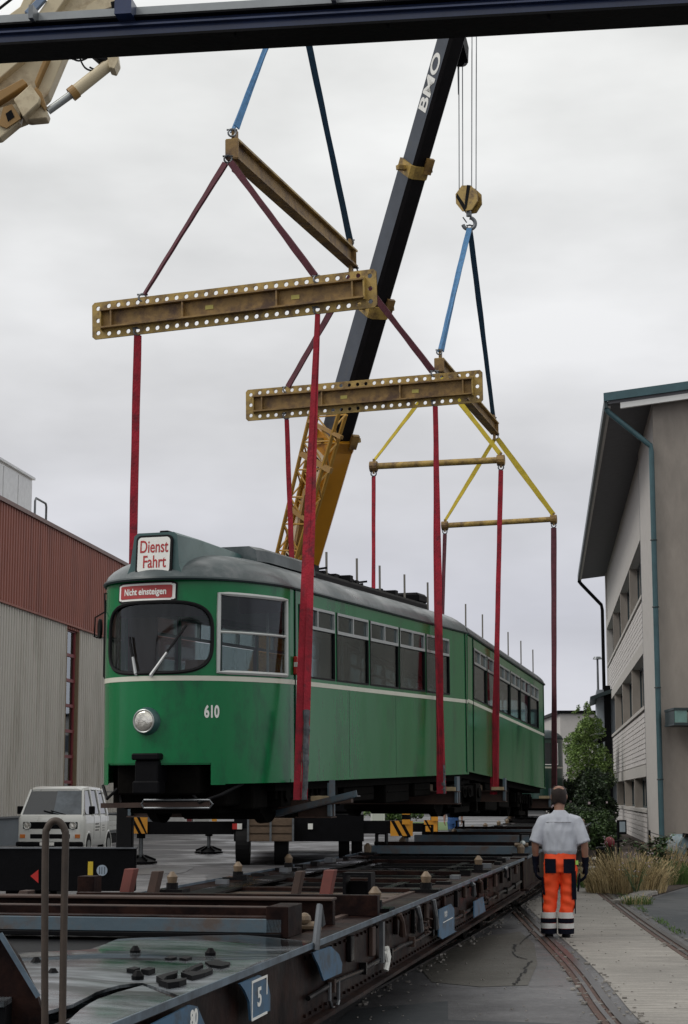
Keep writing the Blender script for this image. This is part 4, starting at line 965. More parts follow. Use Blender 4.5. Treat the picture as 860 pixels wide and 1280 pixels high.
def sling(a, b, m, label, w=.07, t=.012, w1=None, two=None, cat='lifting sling', group=None, tw=(0, 1.2), sway=0, sleeve=None, side=(1, .2, 0), top=.055, bot=.0):
    a = V(a); b = V(b); th_ = thing('lifting_sling', label, cat, a, group)
    d = (b-a).normalized(); aa = a+d*top; bb = b-d*bot
    mb = MB(); straphalf(mb, aa, bb, w, t, side, tw[0], tw[1], 26, sway, w1); mb.build('strap', m, th_, world=True)
    if two:
        mb = MB(); straphalf(mb, aa+V((.01, .03, 0)), bb+V(two), w*.85, t, side, -tw[0]+.5, -tw[1]*.6, 26, -sway-.02, w1); mb.build('strap', m, th_, world=True)
    if top: shackle(a, th_, .05 if w > .05 else .035)
    if bot: shackle(b, th_, .05)
    if sleeve:
        k0, ms = sleeve; p0 = aa.lerp(bb, k0); mb = MB(); n = 14; off = V(two or (0, 0, 0))
        pts = [p0.lerp(bb, i/n)+off*(k0+(1-k0)*i/n)+V((rnd(-.006, .006), rnd(-.006, .006), 0)) for i in range(n+1)]
        mb.tube(pts, [.036+rnd(-.006, .010) for _ in pts], 8); mb.build('protective_sleeve', ms, th_, world=True)
    return th_
def tl(M, v, u, w=0): return M @ V((v, u, w))
# bottom anchor points under the body, transverse steel bearers
B1r = P(371, 1000, 20.95); B1l = P(160, 985, 23.1)
TRV1 = V((math.cos(math.radians(17.95)), -math.sin(math.radians(17.95)), 0)); TRV2 = V((math.cos(math.radians(13.4)), -math.sin(math.radians(13.4)), 0))
# perforated spreader beams
def perf_beam(cpx, cpy, Y, length, h, tilt_px, label, m1, m2, head):
    c = P(cpx, cpy, Y); d = V((math.cos(math.radians(head)), -math.sin(math.radians(head)), 0)); d = (d+V((0, 0, tilt_px))).normalized()
    M = axes(c, d, V((0, 0, 1)))          # x along, y up, z towards the viewer side
    t = thing('spreader_beam', label, 'spreader beam', M, 'perforated ochre spreader beams')
    L = length/2; hh = h/2; r = .031
    for zz, nm in ((0, 'face_plate'),):
        bm = bmesh.new()
        # face plate: rim bands with real holes
        n = int(length/.15); step = (length-.34)/n
        def strip(y0, y1):
            yc = (y0+y1)/2
            for i in range(n):
                x0 = -L+.17+i*step; x1 = x0+step; cx = (x0+x1)/2; q = []
                N_ = 12
                outer = []; inner = []
                for k in range(N_):
                    a = 2*PI*k/N_+PI/N_*0; ca, sa = math.cos(a), math.sin(a); s = min(1/max(abs(ca)/((x1-x0)/2), 1e-9), 1/max(abs(sa)/((y1-y0)/2), 1e-9))
                    outer.append((cx+ca*s, yc+sa*s)); inner.append((cx+ca*r, yc+sa*r))
                corners = [(x0, y0), (x1, y0), (x1, y1), (x0, y1)]
                add(mb_, outer, inner, corners, cx, yc)
        mb_ = MB()
        def add(m_, o, i_, cs, cx, cy):
            z0, z1 = zz-.011, zz+.011; N_ = len(o)
            for z in (z0, z1):
                base = len(m_.v); m_.v += [V((x, y, z)) for x, y in o]+[V((x, y, z)) for x, y in i_]
                for k in range(N_): m_.f.append((base+k, base+(k+1) % N_, base+N_+(k+1) % N_, base+N_+k)); m_.mi.append(0)
                for (x, y) in cs:     # fill the corners of the cell
                    b = len(m_.v); ks = sorted(range(N_), key=lambda k: (o[k][0]-x)**2+(o[k][1]-y)**2)[:2]
                    m_.v += [V((x, y, z)), V((*o[ks[0]], z)), V((*o[ks[1]], z))]; m_.f.append((b, b+1, b+2)); m_.mi.append(0)
            base = len(m_.v); m_.v += [V((x, y, z0)) for x, y in i_]+[V((x, y, z1)) for x, y in i_]
            for k in range(N_): m_.f.append((base+k, base+(k+1) % N_, base+N_+(k+1) % N_, base+N_+k)); m_.mi.append(0)
        bw = h*.25
        strip(hh-bw, hh); strip(-hh, -hh+bw)
        mb_.box((0, 0, zz), (length-.34, h-2*bw, .013))
        # end plates with cut corners and three holes
        for sx in (-1, 1):
            xo, xi = sx*L, sx*(L-.17); cc = .05
            n0 = 3; ys = [-hh+h*k/3 for k in range(4)]
            for k in range(3):
                o = []; i_ = []; x0, x1 = min(xo, xi), max(xo, xi); cx = (x0+x1)/2; cy = (ys[k]+ys[k+1])/2; N_ = 12
                for q in range(N_):
                    a = 2*PI*q/N_; ca, sa = math.cos(a), math.sin(a); s = min(1/max(abs(ca)/((x1-x0)/2), 1e-9), 1/max(abs(sa)/((ys[k+1]-ys[k])/2), 1e-9)); o.append((cx+ca*s, cy+sa*s)); i_.append((cx+ca*r, cy+sa*r))
                cs = [(x0, ys[k]), (x1, ys[k]), (x1, ys[k+1]), (x0, ys[k+1])]
                if k == 0: cs = [c_ for c_ in cs if not (c_[0] == xo and c_[1] == ys[0])]
                if k == 2: cs = [c_ for c_ in cs if not (c_[0] == xo and c_[1] == ys[3])]
                add(mb_, o, i_, cs, cx, cy)
        mb_.build(nm, m1, t)
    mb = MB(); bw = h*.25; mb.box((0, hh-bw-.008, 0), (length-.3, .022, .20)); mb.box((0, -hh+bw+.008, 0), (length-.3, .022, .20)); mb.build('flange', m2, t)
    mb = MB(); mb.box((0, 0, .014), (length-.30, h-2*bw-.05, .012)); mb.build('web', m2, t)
    for x in (-L+.30, -L*.33, L*.33, L-.30): MB().box((x, 0, .055), (.022, h-2*bw-.045, .07)).build('stiffener', m2, t)
    for x in (-L+.15, L-.15): MB().box((x, 0, .045), (.02, h-2*bw+.04, .08)).build('end_stiffener', m1, t)
    for k, x in enumerate((-L*.15, L*.45)): MB().box((x, 0.0, .024), (.11, .055, .006)).build('maker_plate', mat('plate_yellow', (.42, .36, .08), .5), t)
    return t, M
def z_tilt(p1, p2): return (p2.z-p1.z)/math.hypot(p2.x-p1.x, p2.y-p1.y)
H1 = 17.5
cb1 = P(289, 381.5, 22.45); a = P(110, 402, 22.45+.55*1.0); b = P(468, 362, 22.45-.55)
SB1, MB1 = perf_beam(289, 381.5, 22.45, (b-a).length, .50, z_tilt(a, b), 'front perforated ochre spreader beam hanging above the tram cab', YELB, YELD, H1)
a2 = P(303, 506, 28.1+.52); b2 = P(602, 484, 28.1-.52)
SB2, MB2 = perf_beam(452.5, 495, 28.1, (b2-a2).length, .52, z_tilt(a2, b2), 'second perforated ochre spreader beam above the middle of the tram', YELB, YELD, H1)
def onbeam(M, px, py):                    # point on the beam's mid plane through a pixel
    mi = M.inverted(); c = mi @ CC; d = mi.to_3x3() @ ray(px, py); return M @ (c+d*(-c.z/d.z))
# longitudinal ochre I-beams
def ibeam(a, b, h, w, label):
    t = thing('lifting_beam', label, 'lifting beam', a)
    d = (b-a).normalized(); x = d.cross(V((0, 0, 1))).normalized(); up = x.cross(d)
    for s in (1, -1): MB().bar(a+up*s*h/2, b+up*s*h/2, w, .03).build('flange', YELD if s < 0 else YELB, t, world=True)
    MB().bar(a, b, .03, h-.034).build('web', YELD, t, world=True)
    for k in (0.0, .98):
        p = a.lerp(b, k); MB().bar(p-d*.01, p+d*.012, w+.01, h+.0).build('end_plate', YELD, t, world=True)
    for s in (1, -1):
        for k in (.02, .98): p = a.lerp(b, k)+up*s*(h/2+.09); MB().bar(p-d*.08, p+d*.08, .04, .15).build('lug', YELD, t, world=True)
    return t
LA0, LA1 = P(290, 186, 22.45), P(441, 324, 28.1)
ibeam(LA0, LA1, .25, .17, 'front sloping ochre I-beam hung by two blue slings')
LB0, LB1 = P(549, 456, 33.3), P(619, 536, 40.0)
ibeam(LB0, LB1, .24, .18, 'rear ochre I-beam partly hidden behind the second spreader')
# thin pipe spreaders
def pipe_beam(pl, pr, Y, head, r, label):
    a = P(*pl, Y+.3); b = P(*pr, Y-.3); t = thing('pipe_spreader', label, 'spreader bar', a, 'thin pipe spreader bars')
    mb = MB(); mb.cyl(a, b, r, 12); d = (b-a).normalized()
    mb.build('pipe', YELB, t, world=True, smooth=True)
    for p in (a, b): MB().cyl(p-d*.07, p+d*.07, r*1.6, 12).build('end_collar', YELD, t, world=True); MB().bar(p+V((0, 0, -.14)), p+V((0, 0, .14)), .04, .07, (0, 1, 0)).build('lug', YELD, t, world=True)
    return a, b
PA = pipe_beam((467, 583), (626, 575), 33.3, 13, .062, 'thin ochre pipe spreader on yellow slings, nearer of the two')
PB = pipe_beam((556, 657), (692, 649), 40.0, 13, .062, 'thin ochre pipe spreader above the tram tail, farther of the two')
# --- slings
hookA = P(368, -30, 25.2)
G1 = 'maroon sling legs under the front lifting beam'; G2 = 'red slings carrying the tram'
top0 = P(290, 166, 22.45); top1 = P(438, 303, 28.0)
sling(hookA, top0, SLINGB, 'light blue sling from beyond the dark girder to the near end of the I-beam', .10, .014, two=(.05, 0, .05), bot=.05, tw=(.3, 1.0))
sling(hookA, top1, SLINGD, 'dark blue sling reaching the far end of the front I-beam', .10, .014, bot=.05, tw=(0, .4))
j0 = P(285, 199, 22.45); j1 = P(443, 338, 28.1)
sa, sb = onbeam(MB1, 178, 372), onbeam(MB1, 397, 349)
sling(j0, sa, SLINGM, 'dark maroon sling leg down to the left end of the front spreader', .085, .03, group=None, bot=.05, tw=(.9, 1.4), top=.06)
sling(j0, sb, SLINGM, 'maroon sling leg with chain down to the right end of the front spreader', .085, .03, bot=.05, tw=(.5, 1.1), top=.06)
sa2, sb2 = onbeam(MB2, 358, 487), onbeam(MB2, 543, 467)
sling(j1, sa2, SLINGM, 'maroon sling leg down to the left end of the second spreader', .10, .03, bot=.05, tw=(.5, 1.0))
sling(j1, sb2, SLINGM, 'maroon sling leg crossing the black boom to the right end of the second spreader', .10, .03, bot=.05, tw=(.5, 1.0))
for p in (j0, j1): pass
q1 = onbeam(MB1, 172, 414); q2 = onbeam(MB1, 397, 388)
sling(q1, B1l, SLINGR, 'red sling dropping behind the tram left of the destination sign', .095, .012, w1=.10, two=(.03, .02, 0), tw=(.1, .5), bot=.0)
sling(q2, B1r, SLINGR, 'wide red sling in front of the tram side with grey sleeve at its foot', .065, .012, w1=.085, two=(.085, -.03, 0), tw=(0, .35), sleeve=(.83, SLEEVE), sway=-.02)
q3 = onbeam(MB2, 358, 520); q4 = onbeam(MB2, 544, 504)
B2l = tl(M1, -1.2, 6.9, -.15); B2r = P(550, 992, 27.2)
sling(q3, B2l, SLINGR, 'red sling vanishing behind the tram roof beside the lattice jib', .07, .012, w1=.09, two=(.04, .02, 0), tw=(.1, 1.2))
sling(q4, B2r, SLINGR, 'red sling in front of the tram side at the last front section window', .085, .012, w1=.105, two=(.05, .02, 0), tw=(.1, .5), sleeve=(.93, SLEEVE), sway=.02)
hookB = P(587, 284, 36.7); n0 = P(549, 440, 33.3); n1 = P(617, 524, 40.0)
sling(hookB, n0, SLINGB, 'light blue sling from the hook to the near end of the rear I-beam', .11, .016, two=(.05, 0, 0), bot=.05, tw=(.2, 1))
sling(hookB, n1, SLINGD, 'dark blue sling from the hook to the far end of the rear I-beam', .11, .016, bot=.05, tw=(.2, .6))
y0_ = P(549, 470, 33.3); y1_ = P(620, 546, 40.0)
sling(y0_, PA[0]+V((0, 0, .1)), SLINGY, 'yellow sling leg to the left end of the nearer pipe spreader', .07, .014, tw=(.4, 1.1))
sling(y0_, PA[1]+V((0, 0, .1)), SLINGY, 'yellow sling leg to the right end of the nearer pipe spreader', .09, .014, tw=(.1, .5))
sling(y1_, PB[0]+V((0, 0, .1)), SLINGY, 'yellow sling leg to the left end of the farther pipe spreader', .09, .014, tw=(.4, 1.1))
sling(y1_, PB[1]+V((0, 0, .1)), SLINGY, 'broad yellow sling leg to the right end of the farther pipe spreader', .12, .014, tw=(.1, .4))
sling(PA[0]+V((0, 0, -.14)), tl(M2, -1.2, 3.0, -.1), SLINGM if 0 else SLINGR, 'dark red sling under the left end of the nearer pipe spreader', .09, .014, tw=(.8, 1.3))
sling(PA[1]+V((0, 0, -.14)), P(617, 993, 32.6), SLINGR, 'red sling across the rear section side below the nearer pipe spreader', .08, .014, w1=.12, two=(.04, .02, 0), tw=(.1, .5))
sling(PB[0]+V((0, 0, -.14)), tl(M2, -1.2, 9.6, -.1), SLINGM, 'dark red sling under the left end of the farther pipe spreader', .10, .014, tw=(.8, 1.3), two=(.03, 0, 0))
sling(PB[1]+V((0, 0, -.14)), P(693, 992, 39.6), SLINGM, 'dark red sling passing the tail of the tram above the worker', .11, .03, tw=(.5, 1.0), w1=.13)
# transverse bearers under the tram with timber packing
def bearer(M, u, label, c=(0,)):
    t = thing('lifting_bearer', label, 'lifting bearer', M @ Matrix.Translation((0, u, -.34)), 'steel bearers under the tram')
    mb = MB(); mb.b2((-1.35, -.11, -.10), (1.35, .11, -.085)); mb.b2((-1.35, -.11, .085), (1.35, .11, .10)); mb.b2((-1.35, -.012, -.085), (1.35, .012, .085)); mb.build('beam', RUST, t)
    for s in (1, -1):
        MB().b2((s*1.10, -.13, .104), (s*1.32, .13, .16)).build('timber_block', TIMBER, t); MB().b2((s*.55, -.12, .104), (s*.9, .12, .20)).build('timber_block', WOOD, t)
        MB().b2((s*1.30, -.09, -.08), (s*1.34, .09, .32)).build('upright_plate', WAGGB, t)
    return t
bearer(M1, .85, 'rusty steel bearer under the tram cab between the front slings')
bearer(M1, 7.0, 'rusty steel bearer under the rear of the front section')
bearer(M2, 2.5, 'rusty steel bearer under the front of the rear section')
bearer(M2, 9.2, 'rusty steel bearer under the tram tail')
t = thing('steel_channel', 'blue-grey steel channel slanting out from under the tram side', 'steel channel', P(360, 1016, 21.9))
a, b = P(345, 1020, 22.0), P(446, 995, 21.4); mb = MB(); mb.bar(a, b, .16, .015); mb.bar(a+V((0, -.08, .03)), b+V((0, -.08, .03)), .012, .075); mb.build('channel', WAGGB, t, world=True)
for k in (.7,): p = a.lerp(b, k); MB().bar(p, p+V((.0, 0, .26)), .07, .10, (0, 1, 0)).build('upright_plate', WAGGB, t, world=True)
MB().bar(P(348, 1006, 22.2), P(440, 998, 22.0), .12, .10).build('timber', RUST, t, world=True)

# ================================================================ TELESCOPIC MOBILE CRANE
tipL = P(566, 45, 36.0); base = P(303, 955, 46.8)
CR = thing('mobile_crane', 'mobile crane with long black telescopic boom and orange sleeve behind the tram', 'mobile crane', (base.x, base.y, 0))
bd = (tipL-base).normalized(); BL = (tipL-base).length
sn = bd.cross(V((0, 0, 1))).normalized()      # to the right
az = math.radians(-14)
def bpt(px, py):                          # point on the boom axis nearest to a pixel row
    best = min((abs(proj(base+bd*BL*i/600)[1]-py), i) for i in range(601)); return base+bd*BL*best[1]/600
rn = sn.cross(bd).normalized()                # boom's upper side (away from us)
def R_(w): return w
def boomsec(p0, p1, w, h, name, mats):
    # eight-sided section: right = sn, up = rn ; the left flank is turned to the viewer a little
    q = Matrix.Rotation(math.radians(9), 3, bd); x = q @ sn; y = q @ rn; mb = MB()
    sec = [(-.5, -.36), (-.36, -.5), (.36, -.5), (.5, -.36), (.5, .5), (-.5, .5)]
    r = [[p+x*a*w+y*b*h for a, b in sec] for p in (p0, p1)]
    mb.v += [v for rr in r for v in rr]; n = 6
    for k in range(n):
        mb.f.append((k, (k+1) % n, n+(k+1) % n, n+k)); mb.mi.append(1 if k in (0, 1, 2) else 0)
    mb.f += [tuple(range(n-1, -1, -1)), tuple(n+k for k in range(n))]; mb.mi += [0, 0]
    return mb.build(name, mats, CR, world=True), x, y
yA, yB, yC = 212, 384, 545
pA, pB, pC, pT = bpt(0, yA), bpt(0, yB), bpt(0, yC), tipL
b1, bx, by = boomsec(pA-bd*.6, pT+bd*.3, .40, .48, 'boom_section', [BOOMLIT, BOOMSHADE])
boomsec(pB-bd*.6, pA, .46, .54, 'boom_section', [BOOMLIT, BOOMSHADE])
boomsec(pC-bd*.6, pB, .52, .62, 'boom_section', [BOOMLIT, BOOMSHADE])
YELOU = mat('crane_orange_under', (.50, .215, .012), .35, 0, .12, 1.2, .02, 6, .4)
slv, _, _ = boomsec(base-bd*.5, pC, .70, .82, 'boom_sleeve', [YELO, YELO])
for p, w in ((pA, .50), (pB, .57), (pC-bd*.12, .74)):
    o, _, _ = boomsec(p-bd*.14, p+bd*.14, w, w+.08, 'boom_collar', [YELB if w < .7 else YELO]*2)
    MB().bar(p-bx*w*.9, p+bx*w*.9, .10, .10).build('collar_lug', YELB, o, world=True)
    MB().bar(p-bx*w*.3-by*w*.55, p-bx*w*.3+bd*.35-by*w*.55, .18, .10).build('guide_block', YELD, o, world=True)
# company lettering on the left flank of the top section
pl = bpt(0, 106); fl = pl+bx*.2005+by*.03
text('BMO', .42, WHITET, CR, 'lettering', CR.matrix_world.inverted() @ axes(fl+bx*.004, bd, by), .010, 1.45)
# light panel with cropped lettering on the sleeve flank
pS = bpt(0, 640)
fp = axes(pS+bx*.354, bd, by)
mb = MB(); mb.v = []; mb.box((0, 0, 0), (3.3, .42, .006)); mb.v = [fp @ q for q in mb.v]; mb.build('name_panel', mat('panel_cream', (.60, .50, .36), .5), slv, world=True)
for tx, dx in (('OLI', 1.15), ('HEI', -1.2)): text(tx, .46, BLACK, slv, 'lettering', CR.matrix_world.inverted() @ fp @ Matrix.Translation((dx, 0, .006)), .01, 1.0)
# boom head, ropes and hook block
MB().bar(P(570, 42, 36.0), P(577, 70, 36.7), .30, .40).build('boom_head', BLACK, CR, world=True)
MB().cyl(P(574, 76, 36.6), P(578, 76, 36.9), .13, 16).build('sheave', BLACK, CR, world=True)
mb = MB(); mb.cyl(P(572, 68, 36.7), P(573, 118, 36.7), .012, 6)
for px0, px1 in ((573.5, 574), (578, 578.5), (590, 589.5), (595.5, 595)): mb.cyl(P(px0, 45, 36.7), P(px1, 242, 36.7), .012, 6)
mb.build('hoist_rope', STEEL, CR, world=True); MB().bar(P(574.5, 69, 36.65), P(574.5, 81, 36.65), .10, .10, (0, 1, 0)).build('rope_weight', BLACK, CR, world=True)
HB = thing('hook_block', 'ochre hook block with dark chevron stripes on the crane ropes', 'hook block', P(586, 250, 36.7))
hc = V(HB.location); RZ = Matrix.Rotation(math.radians(-28), 3, 'Z')
poly = [(-.10, .30), (.10, .27), (.24, .12), (.25, -.10), (.12, -.27), (-.10, -.27), (-.24, -.08), (-.25, .13)]
for dz, nm in ((-.13, 'cheek_plate'), (.10, 'cheek_plate')):
    mb = MB(); mb.prism([RZ @ V((x, dz, z)) for x, z in poly], RZ @ V((0, .035, 0))); mb.build(nm, YELB, HB)
for pts in (((-.235, .06), (-.215, .15), (-.02, -.16), (-.02, -.27), (-.05, -.27)), ((.10, .27), (.02, .29), (-.035, -.10), (-.01, -.24), (.01, -.2))):
    mb = MB(); mb.prism([RZ @ V((x, -.136, z)) for x, z in pts], RZ @ V((0, .004, 0))); mb.build('chevron', BLACK, HB)
MB().cyl(RZ @ V((0, -.09, .02)), RZ @ V((0, .09, .02)), .20, 18).build('sheave', YELD, HB)
mb = MB(); mb.cyl((0, 0, -.25), (0, 0, -.36), .06, 10); mb.torus((.0, 0, -.52), (0, 1, 0), .13, .042, 20, 8, 1.0, 5.4)
mb.v = [V((-p.x, p.y, p.z)) for p in mb.v]; hk = mb.build('hook', STEEL, HB, smooth=True); MB().cyl((-.13, 0, -.38), (-.05, 0, -.5), .014, 6).build('safety_latch', STEEL, hk)
MB().torus((0.0, 0, -.72), (1, .6, 0), .075, .018, 14, 6).build('link', STEEL, HB)
# stowed lattice jib left of the sleeve
c0, c1 = P(392, 500, 40.3), P(347, 688, 42.5); c2, c3_ = P(424, 515, 39.6), P(368, 705, 42.2)
mb = MB(); dp = V((.15, .75, .1)); N_ = 11
ch = [(c0, c1), (c2, c3_), (c0+dp, c1+dp), (c2+dp, c3_+dp)]
for a, b in ch: e_ = b+(b-a)*.5; mb.tube([a, e_], .05, 8)
jb = mb.build('lattice_jib', YELR, CR, world=True)
mb = MB()
for i, j in ((0, 1), (2, 3), (0, 2), (1, 3)):
    A, B_ = ch[i], ch[j]
    for k in range(16):
        t0, t1 = k/N_, (k+1)/N_
        a = A[0]+(A[1]-A[0])*t0 if k % 2 else B_[0]+(B_[1]-B_[0])*t0; b = B_[0]+(B_[1]-B_[0])*t1 if k % 2 else A[0]+(A[1]-A[0])*t1; mb.cyl(a, b, .022, 5)
mb.build('lattice_bracing', YELR, jb, world=True)
for py, r in ((525, .10), (565, .16), (632, .13)):
    k = (py-500)/188; a = c0.lerp(c1, k); b = c2.lerp(c3_, k); MB().bar(a, b+(b-a)*.35, .09, r*.8).build('jib_bracket', OCHRE, jb, world=True)
MB().bar(P(385, 615, 41.2), P(372, 690, 42.4), .20, .25).build('jib_winch', OCHRE, jb, world=True)
# carrier: chassis, rear board box, wheels, outriggers
def cp(px, py, Y=45.4): return P(px, py, Y)
mb = MB(); a, b = cp(292, 1018), cp(455, 1052); mb.b2((a.x, 45.6, b.z), (b.x, 57, a.z)); mb.build('chassis', BLACK, CR, world=True)
mb = MB(); mb.b2((a.x+.2, 47, a.z), (b.x-.3, 57, a.z+1.0)); mb.build('deck_housing', BLACK, CR, world=True, bevel=.06)
mb = MB(); mb.cyl((base.x, base.y, a.z), (base.x, base.y, a.z+.7), 1.1, 24); mb.build('turntable', BLACK, CR, world=True)
a, b = cp(310, 1023, 45.0), cp(366, 1052, 45.0)
cr_ = thing('wooden_crate', 'old wooden board crate carried at the rear of the crane chassis', 'crate', (a.x, 45.0, b.z))
for r in range(3):
    for q in range(2):
        MB().b2((.03+q*(b.x-a.x)/2, 0, .02+r*(a.z-b.z)/3), ((q+1)*(b.x-a.x)/2-.02, .04, (r+1)*(a.z-b.z)/3-.02)).build('board', WOOD, cr_)
for q in range(3): MB().b2((q*(b.x-a.x)/2-.02, -.03, 0), (q*(b.x-a.x)/2+.03, -.002, a.z-b.z)).build('batten', STEEL, cr_)
MB().b2((0, .042, 0), (b.x-a.x, .5, a.z-b.z)).build('box', WOOD, cr_)
for px in (304, 352): 
    c = cp(px, 1061, 45.9); w = MB(); w.cyl((c.x-.17, 45.9, .50), (c.x+.17, 45.9, .50), .50, 28); wh = w.build('wheel', RUBBER, CR, world=True); MB().cyl((c.x-.18, 45.9, .5), (c.x+.18, 45.9, .5), .24, 16).build('rim', STEEL, wh, world=True)
for px in (430, 446): c = cp(px, 1061, 47); w = MB(); w.cyl((c.x-.14, 47, .50), (c.x+.14, 47, .50), .50, 24); w.build('wheel', RUBBER, CR, world=True)
for px, py, m in ((293.5, 1033, REFLR), (299.5, 1033, WHITET), (388, 1033, WHITET), (268, 1023, HAZO)): c = cp(px, py, 45.55); MB().b2((c.x-.06, 45.52, c.z-.07), (c.x+.06, 45.58, c.z+.07)).build('reflector', m, CR, world=True)
def hazplate(px0, py0, px1, py1, Y):
    a, b = P(px0, py0, Y), P(px1, py1, Y); o = MB().b2((a.x, Y, b.z), (b.x, Y+.03, a.z)).build('hazard_plate', HAZO, CR, world=True)
    w = b.x-a.x; h = a.z-b.z
    for k in range(3):
        x = a.x+w*(.02+.36*k); poly = [(x, b.z), (x+w*.17, b.z), (min(b.x, x+w*.17-h*.0)+0, b.z)]
        p = [V((min(b.x, max(a.x, x+dx)), Y-.004, z)) for dx, z in ((0, a.z), (w*.16, a.z), (w*.16+h*.55, b.z), (h*.55, b.z))]
        if p[2].x-p[3].x > .02: MB().prism(p, (0, .003, 0)).build('hazard_stripe', BLACK, o, world=True)
    return o
def outrigger(px_in, px_out, py0, py1, Y, legtop, legbot, footpy):
    a, b = P(px_in, py0, Y), P(px_out, py1, Y); MB().b2((a.x, Y+.05, b.z), (b.x, Y+.40, a.z)).build('outrigger_beam', BLACK, CR, world=True)
    c = P(px_out, 1000, Y).x; zt = P(px_out, legtop, Y).z
    lg = MB(); lg.cyl((c, Y+.2, .12), (c, Y+.2, zt), .055, 12); lg = lg.build('outrigger_leg', STEEL, CR, world=True)
    MB().cyl((c, Y+.2, P(px_out, py1, Y).z-.1), (c, Y+.2, zt), .11, 12).build('leg_housing', BLACK, lg, world=True)
    ft = MB(); r0, r1 = .42, .12; n = 12
    ft.tube([(c, Y+.2, .02), (c, Y+.2, .07), (c, Y+.2, .18)], [r0, r0, r1], n)
    for k in range(6): an = k*PI/3; ft.bar((c+math.cos(an)*.1, Y+.2+math.sin(an)*.1, .2), (c+math.cos(an)*.38, Y+.2+math.sin(an)*.38, .09), .03, .08)
    ft.build('foot_pad', BLACK, lg, world=True)
outrigger(292, 176, 1027, 1043, 46.0, 1016, 0, 0); hazplate(160, 1018, 184, 1042, 45.9)
outrigger(292, 261, 1029, 1041, 54.0, 1030, 0, 0)
outrigger(452, 508, 1026, 1042, 45.6, 998, 0, 0); hazplate(488, 1026, 516, 1045, 45.5)
outrigger(452, 543, 1029, 1040, 53.0, 1000, 0, 0); hazplate(530, 1025, 547, 1043, 52.9)
for c_, Y in ((507.5, 45.45), (543, 52.85)):
    a = P(c_, 1000, Y)
    for k in range(3): MB().b2((a.x-.10, Y, a.z-.12-k*.24), (a.x+.10, Y+.02, a.z-k*.24)).build('hazard_band', HAZO, CR, world=True)

# ================================================================ CREAM CRANE ARM (upper left) AND NAVY GIRDER
YC = 14.0
CA = thing('crane_arm', 'cream crane arm with hydraulic cylinder reaching in at the upper left', 'crane arm', P(60, 90, YC))
def plate(poly, Y, th, m, name, par=CA, bevel=.006): return MB().prism([P(x, y, Y) for x, y in poly], (0, th, 0)).build(name, m, par, world=True, bevel=bevel)
plate([(-60, 150), (20, 75), (95, -40), (190, -60), (82, 66), (60, 118), (30, 148), (-60, 182)], YC+.08, .16, CREAM, 'arm_box')
plate([(-60, 148), (-60, 125), (12, 68), (90, -45), (112, -45), (30, 72)], YC-.02, .13, CREAM, 'arm_flange')
plate([(-40, 135), (28, 98), (34, 104), (-36, 150)], YC-.08, .10, OCHRE, 'arm_rib')
plate([(17, 124), (38, 105), (50, 122), (48, 128), (29, 146)], YC-.12, .2, CREAM, 'joint_box')
plate([(45, 108), (52, 116), (57, 130), (56, 138), (48, 128), (42, 112)], YC-.05, .12, OCHRE, 'joint_rim')
plate([(-60, 180), (-60, 150), (8, 132), (28, 128), (24, 152), (0, 172)], YC-.04, .12, CREAM, 'lower_bracket')
plate([(4, 134), (15, 130), (26, 148), (8, 160), (-2, 156)], YC-.07, .02, OCHRE, 'bracket_edge', bevel=0)
plate([(7, 142), (14, 137), (18, 146), (10, 152)], YC-.075, .02, BLACK, 'bracket_slot', bevel=0)
plate([(55, 72), (62, 70), (45, 108), (43, 102)], YC-.0, .11, OCHRE, 'arm_rib')
plate([(32, 148), (52, 132), (60, 140), (58, 147), (36, 149)], YC-.02, .14, CREAM, 'rod_bracket')
a, b, c = P(60, 139, YC+.05), P(92, 116, YC+.05), P(142, 76, YC+.05)
MB().cyl(a, b, .032, 16).build('piston_rod', ALU, CA, world=True, smooth=True)
cy = MB().cyl(b, c, .052, 20).build('cylinder_barrel', CREAM, CA, world=True, smooth=True); MB().cyl(b-(c-b).normalized()*.03, b+(c-b).normalized()*.03, .060, 20).build('cylinder_gland', OCHRE, cy, world=True)
plate([(134, 68), (146, 62), (148, 76), (143, 86), (136, 84)], YC-.02, .16, CREAM, 'cylinder_eye')
plate([(108, 62), (140, 56), (140, 70), (132, 76), (122, 74)], YC-.0, .12, BLACK, 'pivot_block')
mb = MB()
for pts in (((88, 72), (98, 76), (108, 73), (112, 68)), ((98, 66), (102, 78), (108, 86), (118, 88), (126, 80)), ((112, 84), (121, 87), (131, 78)), ((90, 74), (100, 71), (110, 68))): mb.tube(smoothline([P(x, y, YC+.02) for x, y in pts], 5), .008, 6)
mb.build('hydraulic_hose', RUBBER, CA, world=True, smooth=True)
plate([(-40, 55), (25, 8), (42, -30), (58, -30), (30, 20), (-40, 75)], YC+.0, .1, CREAM, 'upper_link')
plate([(80, 22), (120, 0), (150, -20), (152, 4), (110, 20)], YC+.05, .3, CREAM, 'upper_box')
plate([(30, 14), (48, -4), (58, -2), (38, 20)], YC-.05, .05, mat('cyl_blue', (.16, .22, .32), .4), 'grey_cylinder')
plate([(138, 2), (152, -2), (158, 8), (140, 12)], YC-.06, .06, BLACK, 'valve_block')
MB().cyl(P(-10, 18, YC-.2), P(18, -4, YC-.2), .012, 6).build('cable', RUBBER, CA, world=True)
